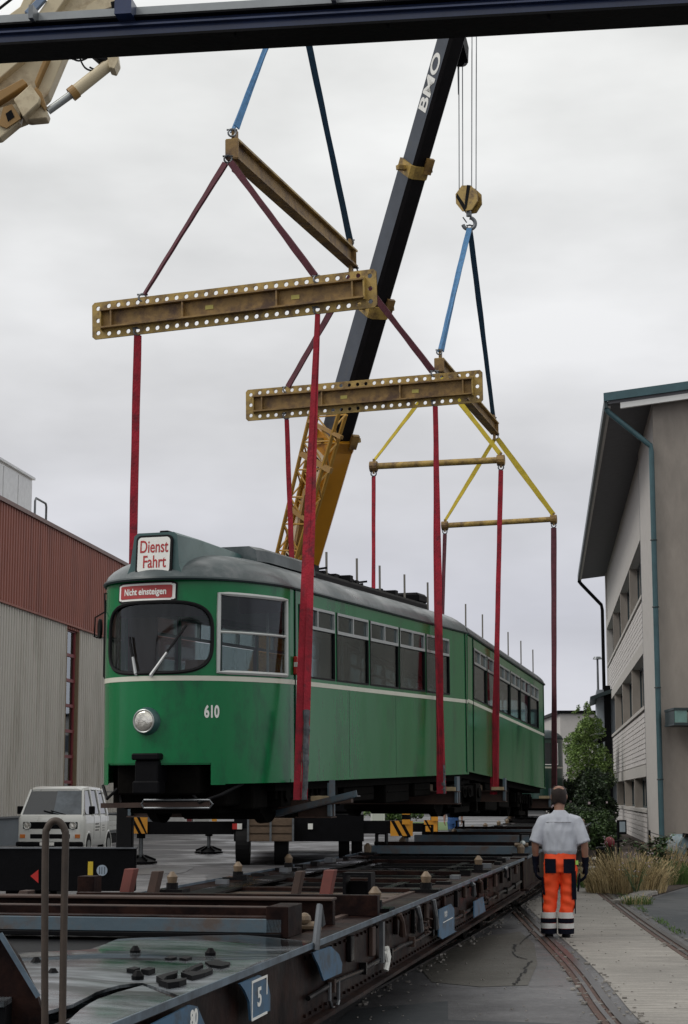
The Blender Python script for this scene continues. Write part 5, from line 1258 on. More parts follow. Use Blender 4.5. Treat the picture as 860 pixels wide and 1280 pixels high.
# navy girder close to the camera, carried by two posts outside the frame
YG = 9.0
pa = P(0, 58, YG); pb_ = G(860, 8.5, pa.z); gd = (pb_-pa).normalized(); gx = V((gd.y, -gd.x, 0))
ga, gb = pa-gd*7, pb_+gd*6
GD = thing('girder', 'dark navy steel girder with grey top rail crossing overhead in the foreground', 'girder', (ga.x, ga.y, 0))
def gsec(y0, y1, z0, z1, m, nm, par=GD, e0=0, e1=0):   # y: towards the viewer negative
    n = V((-gd.y, gd.x, 0)); r = [[p+n*y+V((0, 0, z)) for y, z in ((y0, z0), (y1, z0), (y1, z1), (y0, z1))] for p in (ga+gd*e0, gb-gd*e1)]
    return MB().loft(r).build(nm, m, par, world=True)
gsec(0, .17, 0, .10, NAVY, 'web'); gsec(-.035, .20, -.008, .006, BLACK, 'lower_flange'); gsec(-.03, 0, .062, .072, NAVY, 'rib'); gsec(-.045, .2, .100, .112, BLACK, 'upper_flange', e0=.01, e1=.01)
gsec(.0, .15, .113, .175, GREYRAIL, 'top_rail', e0=.02, e1=.02)
for px in (47, 165, 428, 712):
    p = P(px, 40, YG); k = (p-ga).dot(gd); q = ga+gd*k+V((0, 0, .14)); MB().bar(q-gd*(.045 if px == 165 else .012), q+gd*(.045 if px == 165 else .012), .20, .085 if px == 165 else .074).build('clamp', NAVY if px == 165 else STEEL, GD, world=True)
for e_ in (.3, (gb-ga).length-.3):
    q = ga+gd*e_; MB().bar((q.x, q.y+.08, 0), (q.x, q.y+.08, q.z-.01), .2, .2, (0, 1, 0)).build('post', NAVY, GD, world=True)
for px in (302, 492, 688): p = ga+gd*((P(px, 45, YG)-ga).dot(gd)); MB().cyl(p+V((0, -.0, -.03)), p+V((0, 0, 0)), .008, 6).build('bolt', BLACK, GD, world=True)

# ================================================================ FLAT WAGONS
HD = .85; WW = 2.58
MW = framemat((-.76-.985*1.29, 7.63+.18*1.29, 0), 10.48)
def wg(px, py, h=HD): q = ondeck(MW, px, py, h); return q.x, q.y
def wagon(M, y0, y1, label):
    t = thing('flat_wagon', label, 'flat wagon', M, 'flat wagons below the tram'); hw = WW/2
    for s in (1, -1):
        mb = MB(); mb.b2((s*(hw-.07), y0, HD-.43), (s*(hw-.055), y1, HD-.02)); mb.b2((s*hw, y0, HD-.02), (s*(hw-.26), y1, HD)); mb.b2((s*(hw+.015), y0, HD-.455), (s*(hw-.14), y1, HD-.43)); mb.build('side_sill', WAGB, t)
        y = y0+.5; 
        while y < y1-.3 and 0: pass
        mb = MB(); mb.b2((s*(hw+.012), y0, HD-.012), (s*(hw+.002), y1, HD+.022)); mb.build('edge_angle', mat('edge_grey_blue', (.10, .14, .18), .35, .3, .7, 5), t)
    return t
WA = wagon(MW, -9.0, 17.75, 'nearest long flat wagon with wet steel deck and blue side patches')
hw = WW/2
def wb(x0, x1, y0, y1, z0, z1, m, nm, par=None, bevel=0): return MB().b2((x0, y0, z0), (x1, y1, z1)).build(nm, m, par or WA, bevel=bevel)
# under-deck structure
wb(-.25, .25, -9, 17.6, HD-.50, HD-.10, WAGD, 'centre_sill')
wb(-hw+.15, hw-.15, -9, 6.6, HD-.14, HD-.10, WAGD, 'under_deck')
y = 4.2; k = 0
while y < 17.6:
    wb(-hw+.07, hw-.07, y, y+.14, HD-.26, HD-.035, WAGD, 'cross_member'); y += .9
wb(-hw+.1, hw-.1, 3.2, 17.6, HD-.52, HD-.50, BLACKG, 'bottom_plate')
# steel deck sheets in the foreground, outline curved, with recesses
def deckplate(px, z0, z1, m, nm, par=None, smooth=0):
    pts = [wg(x, y) for x, y in px]; pts = [(x, y) for x, y in pts]
    return MB().prism([(x, y, z0) for x, y in pts], (0, 0, z1-z0)).build(nm, m, par or WA)
wE = lambda Y_: (hw-.02, Y_)
A = [(-220, 1196), (26, 1195), (70, 1194), (112, 1192), (131, 1187), (147, 1181), (170, 1180), (195, 1179.5), (300, 1175), (345, 1176.5)]
A = [wg(x, y) for x, y in A]+[(hw+.005, wg(402, 1180)[1]), (hw+.005, wg(200, 1261)[1]+.35)]+[wg(x, y) for x, y in ((178, 1232), (163, 1233.5), (150, 1236), (134, 1241), (120, 1246), (105, 1255), (91, 1264), (60, 1272), (-220, 1274))]
def gridsurf(poly, z, amp, m, nm, par):   # buckled sheet clipped to an outline
    bm = bmesh.new(); vs = [bm.verts.new((x, y, 0)) for x, y in poly]; bm.faces.new(vs)
    x0, x1 = min(p[0] for p in poly), max(p[0] for p in poly); y0, y1 = min(p[1] for p in poly), max(p[1] for p in poly)
    for ax, a0, a1, st in ((0, x0, x1, .09), (1, y0, y1, .12)):
        c = a0+st
        while c < a1:
            n = (1, 0, 0) if ax == 0 else (0, 1, 0); bmesh.ops.bisect_plane(bm, geom=bm.verts[:]+bm.edges[:]+bm.faces[:], plane_co=(c, 0, 0) if ax == 0 else (0, c, 0), plane_no=n); c += st
    for v in bm.verts: v.co.z = z+amp*noise.noise(V((v.co.x*.9, v.co.y*.55, 3.1)))+amp*.35*noise.noise(V((v.co.x*2.4, v.co.y*1.4, 7)))
    r = bmesh.ops.extrude_face_region(bm, geom=bm.faces[:]); 
    for v in [g_ for g_ in r['geom'] if isinstance(g_, bmesh.types.BMVert)]: v.co.z -= .014
    bmesh.ops.recalc_face_normals(bm, faces=bm.faces)
    me = bpy.data.meshes.new(nm); bm.to_mesh(me); bm.free(); me.materials.append(m); o = bpy.data.objects.new(nm, me); COL.objects.link(o); o.parent = par
    for p in me.polygons: p.use_smooth = True
    me.set_sharp_from_angle(angle=.7); return o
gridsurf(A, HD+.022, .035, WETPL, 'deck_plate', WA)
Bp = [wg(178, 1235), (hw+.005, wg(200, 1261)[1]+.25), (hw+.005, 0.2-.9), (-hw, -.9)]+[wg(x, y) for x, y in ((70, 1290), (84, 1284), (100, 1270), (122, 1255), (146, 1245))]
Bp = [p for p in Bp]; gridsurf(Bp, HD+.02, .03, WETPL, 'deck_plate', WA)
gridsurf([(-hw, -9), (hw-.03, -9), (hw-.03, -.92), (-hw, -.92)], HD-.02, .02, WETPL, 'deck_plate', WA)
# lashing recesses drawn as raised black pads, the shade inside them put into colour
def recess_pad(px, m=BLACK, z=.012, nm='recess_shade_pad'): 
    pts = [wg(x, y) for x, y in px]; cx = sum(p[0] for p in pts)/len(pts); cy_ = sum(p[1] for p in pts)/len(pts)
    return MB().prism([(x, y, HD-.0) for x, y in pts], (0, 0, .040)).build(nm, m, WA)
for px in (((206, 1207), (214, 1204.5), (221, 1206), (214, 1208)), ((224, 1207), (232, 1204.5), (240, 1206), (232, 1208.5)),
           ((158, 1221), (168, 1218.5), (175, 1220), (167, 1222.5)), ((176, 1222), (186, 1219), (194, 1220.5), (186, 1223.5)),
           ((228, 1224), (240, 1218), (252, 1213), (254, 1216), (244, 1220), (236, 1225)),
           ((256, 1212), (270, 1210), (288, 1213), (286, 1216), (276, 1218), (262, 1216)),
           ((226, 1226), (240, 1231), (256, 1227), (266, 1223), (264, 1220), (258, 1221.5), (246, 1225), (236, 1224)),
           ((195, 1231), (212, 1226), (222, 1223), (221, 1227), (208, 1231), (204, 1236)),
           ((198, 1236), (210, 1240), (224, 1238), (233, 1235), (233, 1233), (220, 1235), (208, 1236))): recess_pad(px)
for px, py in ((169, 1195), (172, 1228), (66, 1225), (263, 1198), (45, 1210)):
    x, y = wg(px, py); MB().tube([(x, y, HD), (x, y, HD+.03), (x, y, HD+.055)], [.028, .03, .012], 10).build('bolt_stud', BLACK, WA)
# first bolster frame: blue-grey channel, brown beams, rusty wedges
def lift(px, py, h): q = ondeck(MW, px, py, h); return q.x, q.y
y1_ = wg(352, 1173)[1]; xr = wg(352, 1173)[0]
fr1 = thing('bolster_frame', 'rusty bolster frame with blue-grey front channel lying across the near wagon', 'bolster frame', MW @ Matrix.Translation((0, y1_, HD)))
def fb(x0, x1, y0, y1, z0, z1, m, nm): return MB().b2((x0, y0, z0), (x1, y1, z1)).build(nm, m, fr1, bevel=.004)
fb(-1.62, xr, 0, .02, .03, .115, WAGGB, 'front_channel'); fb(-1.62, xr, .021, .20, .10, .125, WAGB, 'top_flange'); fb(-1.62, xr, -.03, .0, .0, .028, BLACK, 'lower_lip')
fb(-1.62, xr-.02, .21, .26, .0, .17, WAGB, 'rear_web'); fb(-1.62, xr+.03, .262, .36, .145, .172, RUST, 'rear_flange')
fb(-1.35, xr+.10, 1.15, 1.24, .0, .16, WAGB, 'rear_beam'); fb(-1.35, xr+.10, 1.10, 1.3, .162, .18, RUST, 'rear_cap'); fb(-1.05, xr+.25, 2.1, 2.2, .0, .15, WAGB, 'rear_beam')
fb(xr-.10, xr+.04, .0, .42, -.0, .19, WAGB, 'end_block')
for x in (-.95, -.15, .3): fb(x, x+.09, .36, 1.15, .06, .13, BLACK, 'tie_bar')
for (px, py, h_, w_, m) in ((153, 1126, .26, .085, RUSTR), (186, 1126, .24, .07, RUST), (366, 1126, .24, .06, RUST), (404, 1126, .25, .09, RUSTR), (20, 1143, .17, .075, RUST)):
    x, y = wg(px, py); q = MW.inverted() @ fr1.matrix_world; y -= y1_
    MB().prism([(x-w_/2, y, 0), (x+w_/2, y, 0), (x+w_/2+.045, y+.03, h_), (x-w_/2+.045, y+.03, h_)], (0, .14, 0)).build('wedge_stake', m, fr1, bevel=.004)
x, y = wg(105, 1130); fb(x-.06, x+.08, y-y1_, y-y1_+.2, .0, .22, WAGB, 'stake_socket')
x, y = wg(444, 1135); y -= y1_
mb = MB(); mb.b2((x-.10, y, 0), (x-.075, y+.2, .25)); mb.b2((x+.10, y, 0), (x+.125, y+.2, .25)); mb.b2((x-.10, y, .25), (x+.125, y+.2, .27)); mb.b2((x-.10, y+.15, 0), (x+.12, y+.17, .20)); mb.build('stake_socket', BLACK, fr1)
x, y = wg(375, 1163); y -= y1_; mb = MB(); mb.cyl((x-.12, y, .03), (x+.14, y, .03), .03, 10); mb.b2((x-.1, y-.05, 0), (x-.03, y+.05, .07)); mb.sph((x+.03, y, .07), .045, 10, 6); mb.build('latch', BRASS, fr1)
for q_ in range(9):  x, y = wg(150+q_*28, 1140); fb(x-.02, x+.03, .36, 1.1, .02, .045, RUSTR if q_ % 2 else WAGB, 'slat')
# brown plate floor and dark skeleton beyond
x0 = -hw+.27
p1, p2 = wg(380, 1158)[1], wg(520, 1112)[1]
wb(-hw+.27, hw-.27, p1-1.4, p2, HD-.06, HD-.035, mat('deck_brown', (.085, .055, .042), .35, 0, .35, 3, .1, 12, 0, rvar=.15), 'deck_floor')
MB().bar(V((hw-.30, p1-.3, HD-.01)), V((hw-.26, p2+.2, HD-.01)), .05, .05).build('rusty_strip', RUST, WA)
for yy in (p2+.2, p2+2.2, p2+4.2, 17.3): wb(-hw+.27, hw-.27, yy, yy+.28, HD-.05, HD-.005, WAGB, 'cross_beam')
for x in (-.55, .55): wb(x-.05, x+.05, p2+.3, 17.5, HD-.10, HD-.03, WAGD, 'longitudinal_beam')
wb(-hw+.1, -hw+.55, p2-2.0, 17.5, HD-.02, HD-.001, WAGD, 'left_walkway')
for (px, py, par) in ((348, 1138, 0), (522, 1115, 0), (583, 1090, 0), (291, 1087, 0), (336, 1100, 0), (178, 1115, 0)):
    x, y = wg(px, py)
    x = hw-.16 if px > 340 else -hw+.16
    mb = MB(); mb.b2((x-.13, y-.14, HD), (x+.13, y+.14, HD+.03)); mb.cyl((x, y, HD+.03), (x, y, HD+.085), .055, 12); q = mb.build('twistlock', WAGD, WA)
    MB().tube([(x, y, HD+.086), (x, y, HD+.14), (x, y, HD+.185)], [.04, .05, .016], 10).build('twistlock_cone', BRASS, q, smooth=True)
for i in range(16):
    y = p2+.5+i*.5+rnd(-.15, .15); x = (hw-.2)*(1 if i % 2 else -1)+rnd(-.05, .05); w_ = rnd(.06, .16); wb(x-w_/2, x+w_/2, y, y+rnd(.08, .25), HD+.001, HD+rnd(.02, .06), WAGD if i % 3 else STEEL, 'deck_fitting')
wb(-hw+.08, hw-.10, y1_-1.3, y1_+.9, HD-.030, HD-.024, BLACK, 'shadow_plate') if 0 else wb(-hw+.08, hw-.10, y1_-1.3, y1_+.9, HD-.030, HD-.024, BLACK, 'gap_shadow_plate')  # black sheet painting the shadow in the gap between channel and deck plate
# side patches, emblem, hooks
def side_at(px, py): y, z = onplane(MW, px, py, hw-.054); return y, z
xs_ = hw+.018
def sidepatch(q, m=WAGBL, nm='blue_patch', x=None, par=None):
    pts = []
    for (px, py) in q: y, z = onplane(MW, px, py, x or xs_); pts.append(V((x or xs_, y, min(z, HD-.03))))
    return MB().prism(pts, (-.012, 0, 0)).build(nm, m, par or WA)
sidepatch([(300, 1229), (325, 1217), (334, 1226), (338, 1243), (338, 1263), (314, 1276), (312, 1252), (306, 1238)])
sidepatch([(391, 1190), (414, 1183), (424, 1193), (428, 1205), (427, 1216), (405, 1226), (399, 1208), (394, 1198)])
sidepatch([(160, 1296), (238, 1249), (247, 1258), (256, 1280), (262, 1320), (160, 1330)])
sidepatch([(549, 1137), (564, 1130), (568, 1136), (568, 1163), (571, 1164), (553, 1174), (549, 1171)]); sidepatch([(593, 1127), (604, 1121), (607, 1139), (593, 1147)]); 
def sidetext(s, px, py, size, b=.003, sx=1.0):
    y, z = onplane(MW, px, py, xs_); return text(s, size, WHITET, WA, 'lettering', Matrix(((0, 0, 1, xs_+.002), (1, 0, 0, y), (0, 1, 0, z), (0, 0, 0, 1))), b, sx, .001)
sidetext('5', 324, 1247, .13, .003, 1.5)
y, z = onplane(MW, 324, 1247, xs_); e = .006
mb = MB()
for (a0, a1, b0, b1) in ((-.17, .17, .085, .097), (-.17, .17, -.097, -.085), (-.17, -.155, -.085, .085), (.155, .17, .0, .085)): mb.b2((xs_+.001, y+a0, z+b0), (xs_+.004, y+a1, z+b1))
mb.build('emblem_frame', WHITET, WA)
sidetext('80', 242, 1274, .10, .004, 1.2); sidetext('16.8', 557, 1143, .07, .002, 1.6)
y, z = onplane(MW, 560, 1150, xs_); MB().b2((xs_+.001, y-.35, z-.003), (xs_+.003, y+.35, z+.004)).build('lettering', WHITET, WA)
q = [(412, 1228), (412, 1250), (415, 1260), (421, 1260), (423, 1250), (423, 1226)]; MB().tube([MW @ V((hw-.02, *onplane(MW, x, y, hw-.02))) for x, y in q], .012, 6).build('lashing_hook', STEEL, WA, world=True)
q = [(390, 1228), (428, 1218), (440, 1208), (400, 1245)]
MB().prism([MW @ V((hw-.1, *onplane(MW, x, y, hw-.1))) for x, y in ((405, 1228), (428, 1217), (440, 1225), (412, 1246))], (-.02, 0, 0)).build('step_plate', mat('step_grey', (.10, .10, .11), .5), WA, world=True)
for (px, py) in ((483, 1200), (482, 1206)): y, z = onplane(MW, px, py, hw); MB().tube([(hw, y, z+.09), (hw+.01, y+.03, z+.02), (hw, y, z-.04)], .022, 8).build('brake_handle', WHITET, WA, smooth=True)
y, z = onplane(MW, 480, 1175, hw); MB().b2((hw-.03, y-.04, z-.16), (hw+.0, y+.04, z+.13)).build('handle_bracket', STEEL, WA)
for (px, py) in ((392, 1143), (540, 1152), (520, 1155), (497, 1160), (597, 1108), (588, 1112), (630, 1090)):
    y, z = onplane(MW, px, py, hw+.01); MB().tube([(hw+.02, y, HD-.02), (hw+.04, y+.03, z+.05), (hw+.03, y+.12, z-.06)], [.025, .02, .03], 7).build('release_lever', RUST if px % 2 else STEEL, WA)
# bogies of the near wagon
def wbogie(y, par):
    mb = MB()
    for s in (1, -1): mb.b2((s*.93, y-1.15, .28), (s*1.02, y+1.15, .46)); mb.b2((s*.90, y-.25, .18), (s*1.06, y+.25, .55))
    mb.b2((-.9, y-.2, .2), (.9, y+.2, .42)); o = mb.build('bogie', BLACKG, par)
    for yy in (-.9, .9):
        for s in (1, -1): MB().cyl((s*.70, y+yy, .36), (s*.83, y+yy, .36), .36, 26).build('wheel', BLACKG, o)
        MB().cyl((-.7, y+yy, .36), (.7, y+yy, .36), .07, 10).build('axle', BLACKG, o)
        for s in (1, -1): MB().b2((s*.90, y+yy-.12, .24), (s*1.08, y+yy+.12, .48)).build('axle_box', BLACKG, o)
for y in (1.3, 15.6, -7): wbogie(y, WA)
# grab hoop in the foreground, dark end wall at the lower left
HP = thing('grab_hoop', 'tall rusty tubular hoop standing at the near wagon edge in the foreground', 'grab hoop', (0, 0, 0))
YH = 6.3; a = P(58, 1300, YH)
HP.location = (a.x, YH, 0); HP.matrix_world = Matrix.Translation(HP.location)
hp_ = [P(x, y, YH) for x, y in ((56, 1420), (56, 1280), (56, 1150), (57, 1050), (59, 1036), (64, 1028), (70, 1026), (76, 1029), (81, 1038), (82, 1052), (80, 1150), (78, 1280), (77, 1420))]
MB().tube(smoothline(hp_, 4), .0125, 12).build('hoop', mat('hoop_brown', (.05, .036, .027), .5, .2, .4, 9), HP, world=True, smooth=True)
MB().b2((a.x-.05, YH-.04, .75), (a.x+.13, YH+.04, .86)).build('foot', BLACK, HP, world=True)
YD = 6.9
EW = thing('end_flap', 'dark triangular wagon end flap at the lower left corner', 'end flap', (P(0, 1240, YD).x, YD, .8))
MB().prism([P(x, y, YD) for x, y in ((-90, 1120), (2, 1170), (22, 1196), (44, 1240), (52, 1262), (54, 1300), (-90, 1300))], (0, .05, 0)).build('plate', WAGB, EW, world=True)
MB().bar(P(0, 1167, YD-.02), P(48, 1246, YD-.02), .018, .012, (0, 1, 0)).build('edge_strip', mat('edge_grey_blue', (.10, .14, .18), .35, .3, .7, 5), EW, world=True)
MB().b2((P(-90, 0, YD).x, YD-.16, P(0, 1246, YD).z-.02), (P(50, 0, YD).x, YD+.04, P(0, 1246, YD).z)).build('ledge', WETPL, EW, world=True)
MB().b2((P(-90, 0, YD).x, YD-.14, .55), (P(50, 0, YD).x, YD+.0, P(0, 1246, YD).z-.022)).build('lower_box', BLACK, EW, world=True)
# following wagons, skeletal, with blue-grey cross channels
M5 = framemat(tuple(MW @ V((0, 18.3, 0))), 9.6)
WB = wagon(M5, 0, 15.5, 'second flat wagon under the tram with blue-grey cross channels')
M6 = framemat(tuple(M5 @ V((0, 16.1, 0))), 9.0)
WC = wagon(M6, 0, 16, 'farthest dark flat wagon below the tram tail')
WD = wagon(framemat((M3.translation.x, 64.5, 0), 6), 0, 14, 'distant flat wagon carrying the dark green tram')
for t, L in ((WB, 15.5), (WC, 16), (WD, 14)):
    MB().b2((-hw+.06, 0, HD-.30), (hw-.06, L, HD-.12)).build('under_deck', WAGD, t)
    y = .4
    while y < L: MB().b2((-hw+.26, y, HD-.11), (hw-.26, y+.25, HD-.004)).build('cross_beam', WAGD, t); y += 1.3
    for y in (2.4, L-2.4): wbogie(y, t)
    for y in (1.0, 4.8, 9.5, 13.0):
        for s in (1, -1):
            q = MB().b2((s*(hw-.16)-.12, y-.12, HD), (s*(hw-.16)+.12, y+.12, HD+.035)).build('twistlock', WAGD, t); MB().tube([(s*(hw-.16), y, HD+.036), (s*(hw-.16), y, HD+.12), (s*(hw-.16), y, HD+.17)], [.05, .06, .02], 8).build('twistlock_cone', BRASS, q)
for (M, t, y, h, lab) in ((M5, WB, 1.6, .115, 'blue-grey cross channel on the second wagon beside the worker'), (M5, WB, 7.5, .15, 'middle blue-grey cross channel below the tram'), (M5, WB, 13.2, .15, 'faint far cross channel below the tram joint')):
    c_ = thing('cross_channel', lab, 'cross channel', M @ Matrix.Translation((0, y, HD)), 'cross channels on the wagons')
    mb = MB(); mb.b2((-1.28, 0, .0), (1.28, .02, h)); mb.b2((-1.28, .022, h-.015), (1.28, .22, h)); mb.build('channel', WAGGB, c_)
    MB().b2((-1.2, .5, 0), (1.25, .56, h+.05)).build('rear_web', WAGB, c_)
    for s in (-1.15, 1.05):
        mb = MB(); mb.b2((s, .25, h), (s+.025, .45, h+.16)); mb.b2((s+.15, .25, h), (s+.175, .45, h+.16)); mb.b2((s, .25, h+.16), (s+.175, .45, h+.18)); mb.build('stake_socket', BLACK, c_)
    q = MB().cyl((1.0, -.02, h*.5+.08), (1.2, -.02, h*.5+.08), .03, 8).build('latch', BRASS, c_); MB().sph((1.12, -.03, h*.5+.10), .045, 8, 6).build('latch_knob', ALU, q)

# ================================================================ LOW-LOADER TRAILER TAIL (left)
YT = 23.6; a = P(-40, 1061, YT); b = P(169, 1114, YT)
LT = thing('trailer', 'black trailer tail with red triangle and yellow reflector at the left', 'trailer', (b.x, YT, 0))
zt, zb = a.z, b.z
MB().b2((a.x-1.5, YT, zb), (b.x, YT+.12, zt)).build('tail_board', BLACK, LT, world=True, bevel=.01)
MB().b2((a.x-1.5, YT+.121, zb), (b.x-1.7, YT+8, zb+.12)).build('bed', BLACK, LT, world=True); MB().b2((a.x-1.5, YT-.02, zt+.001), (b.x+.01, YT+.14, zt+.02)).build('top_edge', STEEL, LT, world=True)
def tp(px, py, Y=YT-.012): return P(px, py, Y)
MB().prism([tp(38, 1095), tp(48, 1087), tp(48, 1104)], (0, .01, 0)).build('red_triangle', REFLR, LT, world=True)
p, q = tp(110, 1077), tp(116, 1095); MB().b2((p.x, p.y, q.z), (q.x, p.y+.01, p.z)).build('yellow_reflector', REFLY, LT, world=True)
p = tp(127.5, 1088); mb = MB(); mb.cyl(p, p+V((0, .01, 0)), .07, 24); d_ = mb.build('round_disc', mat('disc_grey', (.35, .42, .5), .5), LT, world=True)
mb = MB()
for x_ in (-.035, -.005, .03): mb.b2((p.x+x_, p.y-.003, p.z-.045), (p.x+x_+.006, p.y-.001, p.z+.045))
mb.build('disc_lines', BLACK, d_, world=True)
a, b = P(147, 1006, YT+.1), P(166, 1062, YT+.1)
ps = MB(); ps.b2((a.x, YT+.0, b.z-.02), (b.x, YT+.2, a.z)); ps.cyl(((a.x+b.x)/2, YT+.1, a.z), ((a.x+b.x)/2, YT+.1, a.z+.025), .13, 18); ps.build('post', RUBBER, LT, world=True, bevel=.012)
for yy in (3, 4.4, 5.8):
    for xx in (-2.0, -3.3): MB().cyl((xx-.14, yy, .45), (xx+.14, yy, .45), .45, 22).build('wheel', RUBBER, LT)
c = P(148, 987, YT+.4); lp = thing('work_lamp', 'small round pale lamp on a thin stalk above the trailer post', 'lamp', (c.x, c.y, c.z))
MB().sph((0, 0, 0), (.055, .05, .07), 14, 8).build('lamp_head', mat('lamp_pale', (.5, .5, .46), .4), lp, smooth=True); MB().tube([(0, 0, -.06), (.03, 0, -.15), (0, 0, -.22)], .008, 6).build('stalk', STEEL, lp)

# ================================================================ WHITE VAN
YV = 50.0; c = P(62, 1066, YV)
MV = framemat((c.x, YV, 0), 5.5)         # local x right, y away = towards its rear
VN = thing('van', 'white double-cab pickup van parked before the ribbed hall', 'van', MV)
def vring(y, w, zb, zt, tw): return [V((-w, y, zb)), V((-w*1.0, y, zb+.35)), V((-w, y, 1.05)), V((-tw, y, zt-.08)), V((-tw+.12, y, zt)), V((tw-.12, y, zt)), V((tw, y, zt-.08)), V((w, y, 1.05)), V((w, y, zb+.35)), V((w, y, zb))]
# body: nose profile lofted towards the back
prof = [(0, .86, .38, 1.04, .85), (.06, .90, .34, 1.10, .88), (.10, .91, .33, 1.16, .89)]
mb = MB()
# lower body
rings = []
for y, w, z0, z1 in ((0, .84, .40, 1.02), (.05, .90, .36, 1.12), (.12, .92, .34, 1.19), (.35, .925, .33, 1.20), (3.1, .925, .33, 1.20)):
    rings.append([V((-w+.03, y, z0)), V((-w, y, z0+.12)), V((-w, y, z1-.10)), V((-w+.06, y, z1)), V((w-.06, y, z1)), V((w, y, z1-.10)), V((w, y, z0+.12)), V((w-.03, y, z0))])
mb.loft(rings); body = mb.build('body', VANW, VN, smooth=True)
# cab pillars and roof (glasshouse left open)
mb = MB(); rr = []
for y, w, z in ((.62, .70, 1.90), (.72, .76, 1.95), (1.4, .78, 1.975), (2.7, .76, 1.95), (2.78, .74, 1.90)):
    rr.append([V((-w, y, z-.10)), V((-w+.03, y, z-.03)), V((-w+.14, y, z)), V((w-.14, y, z)), V((w-.03, y, z-.03)), V((w, y, z-.10))])
mb.loft(rr); mb.build('roof', VANW, VN, smooth=True)
mb = MB()
for s in (1, -1):
    mb.bar((s*.86, .17, 1.17), (s*.735, .66, 1.86), .05, .07, (0, 1, 0)); mb.build('pillar', VANW, VN); mb = MB(); mb.bar((s*.90, 1.25, 1.15), (s*.765, 1.22, 1.88), .06, .09, (0, 1, 0)); mb.build('pillar', VANW, VN); mb = MB(); mb.bar((s*.90, 2.05, 1.15), (s*.765, 2.0, 1.88), .06, .09, (0, 1, 0)); mb.build('pillar', VANW, VN); mb = MB(); mb.bar((s*.90, 2.95, 1.15), (s*.75, 2.75, 1.88), .06, .16, (0, 1, 0)); mb.build('pillar', VANW, VN); mb = MB()
MB().add([(-.84, .16, 1.18), (.84, .16, 1.18), (.71, .64, 1.86), (-.71, .64, 1.86)], [(0, 1, 2, 3)]).build('windscreen', mat('van_glass', (.02, .025, .03), .06, 0, .1, coat=.5), VN)
MB().add([(.03, .145, 1.19), (.82, .145, 1.19), (.70, .62, 1.84), (.03, .62, 1.84)], [(0, 1, 2, 3)]).build('windscreen_reflection_pane', mat('van_glass_reflection', (.10, .12, .14), .10, 0, .5, 3), VN)  # overlay on half the windscreen, a reflection put into its pale colour
for s in (1, -1):
    for (a0, a1, b0, b1) in ((.30, 1.20, .72, 1.18), (1.30, 2.0, 1.27, 1.96), (2.1, 2.85, 2.04, 2.68)):
        MB().add([(s*.895, a0, 1.20), (s*.895, a1, 1.20), (s*.77, b1, 1.84), (s*.77, b0, 1.84)], [(0, 1, 2, 3)]).build('side_window', mat('van_glass', (.02, .025, .03), .06), VN)
    MB().b2((s*.93, .55, 1.2), (s*1.10, .62, 1.42)).build('wing_mirror', BLACK, VN, bevel=.02)
    for yy in (1.25, 2.02, 2.98): MB().b2((s*.9245, yy, .5), (s*.928, yy+.012, 1.14)).build('door_seam', BLACK, VN)
    for yy in (.62, 3.05):
        w = MB().cyl((s*.76, yy, .31), (s*.935, yy, .31), .31, 26).build('wheel', RUBBER, VN); MB().cyl((s*.80, yy, .31), (s*.945, yy, .31), .19, 20).build('rim', ALU, w)
        mb = MB(); mb.torus((s*.90, yy, .33), (1, 0, 0), .37, .045, 20, 6, 0, 2*PI); mb.build('wheel_arch', VANW, VN)
        MB().cyl((s*.70, yy, .33), (s*.929, yy, .33), .35, 26).build('wheel_well', BLACK, VN)
MB().b2((-.77, -.014, .80), (.77, .05, 1.0)).build('upper_grille', BLACK, VN, bevel=.02); MB().b2((-.56, -.012, .54), (.56, .05, .67)).build('lower_grille', BLACK, VN, bevel=.015)
MB().b2((-.93, -.12, .33), (.93, .04, .46)).build('bumper', BLACK, VN, bevel=.03); MB().b2((-.25, -.13, .36), (.15, -.121, .45)).build('licence_plate', WHITET, VN)
for s in (1, -1):
    h_ = MB().cyl((s*.64, -.03, .90), (s*.64, .04, .90), .095, 22).build('headlight', LAMPG, VN); MB().torus((s*.64, -.03, .90), (0, 1, 0), .097, .012, 22, 6).build('lamp_ring', ALU, h_)
    MB().b2((s*.70, -.02, .56), (s*.84, .05, .66)).build('indicator', AMBER, VN)
    MB().bar((s*.10+.3, .13, 1.19), (s*.10-.15, .22, 1.30), .02, .02).build('wiper', BLACK, VN)
MB().torus((0, -.018, .90), (0, 1, 0), .085, .008, 24, 6).build('badge_ring', BLACK, VN)
# drop-side bed
MB().b2((-.90, 3.12, .62), (.90, 5.0, .70)).build('bed_floor', STEEL, VN)
for s in (1, -1):
    for r in range(3): MB().b2((s*.90, 3.15, .72+r*.14), (s*.93, 5.0, .84+r*.14)).build('bed_board', VANW, VN)
MB().b2((-.9, 4.98, .72), (.9, 5.02, 1.12)).build('tailgate', VANW, VN)
MB().b2((-.85, 3.3, .33), (.85, 4.9, .60)).build('chassis', BLACK, VN)
MB().b2((.78, 2.95, 1.80), (.92, 5.0, 1.83)).build('ladder_rail', STEEL, VN); MB().bar((.85, 4.9, 1.1), (.85, 4.9, 1.8), .04, .04, (0, 1, 0)).build('rack_post', STEEL, VN)
for k, s_ in enumerate(('BAU', 'MONTAGE', 'AG BASEL')): text(s_, .085, BLACK, VN, 'lettering', Matrix(((0, 0, 1, .931), (1, 0, 0, 1.66), (0, 1, 0, .93-.085*k), (0, 0, 0, 1))), .001, 1.0, .001) if 0 else None
mb = MB()
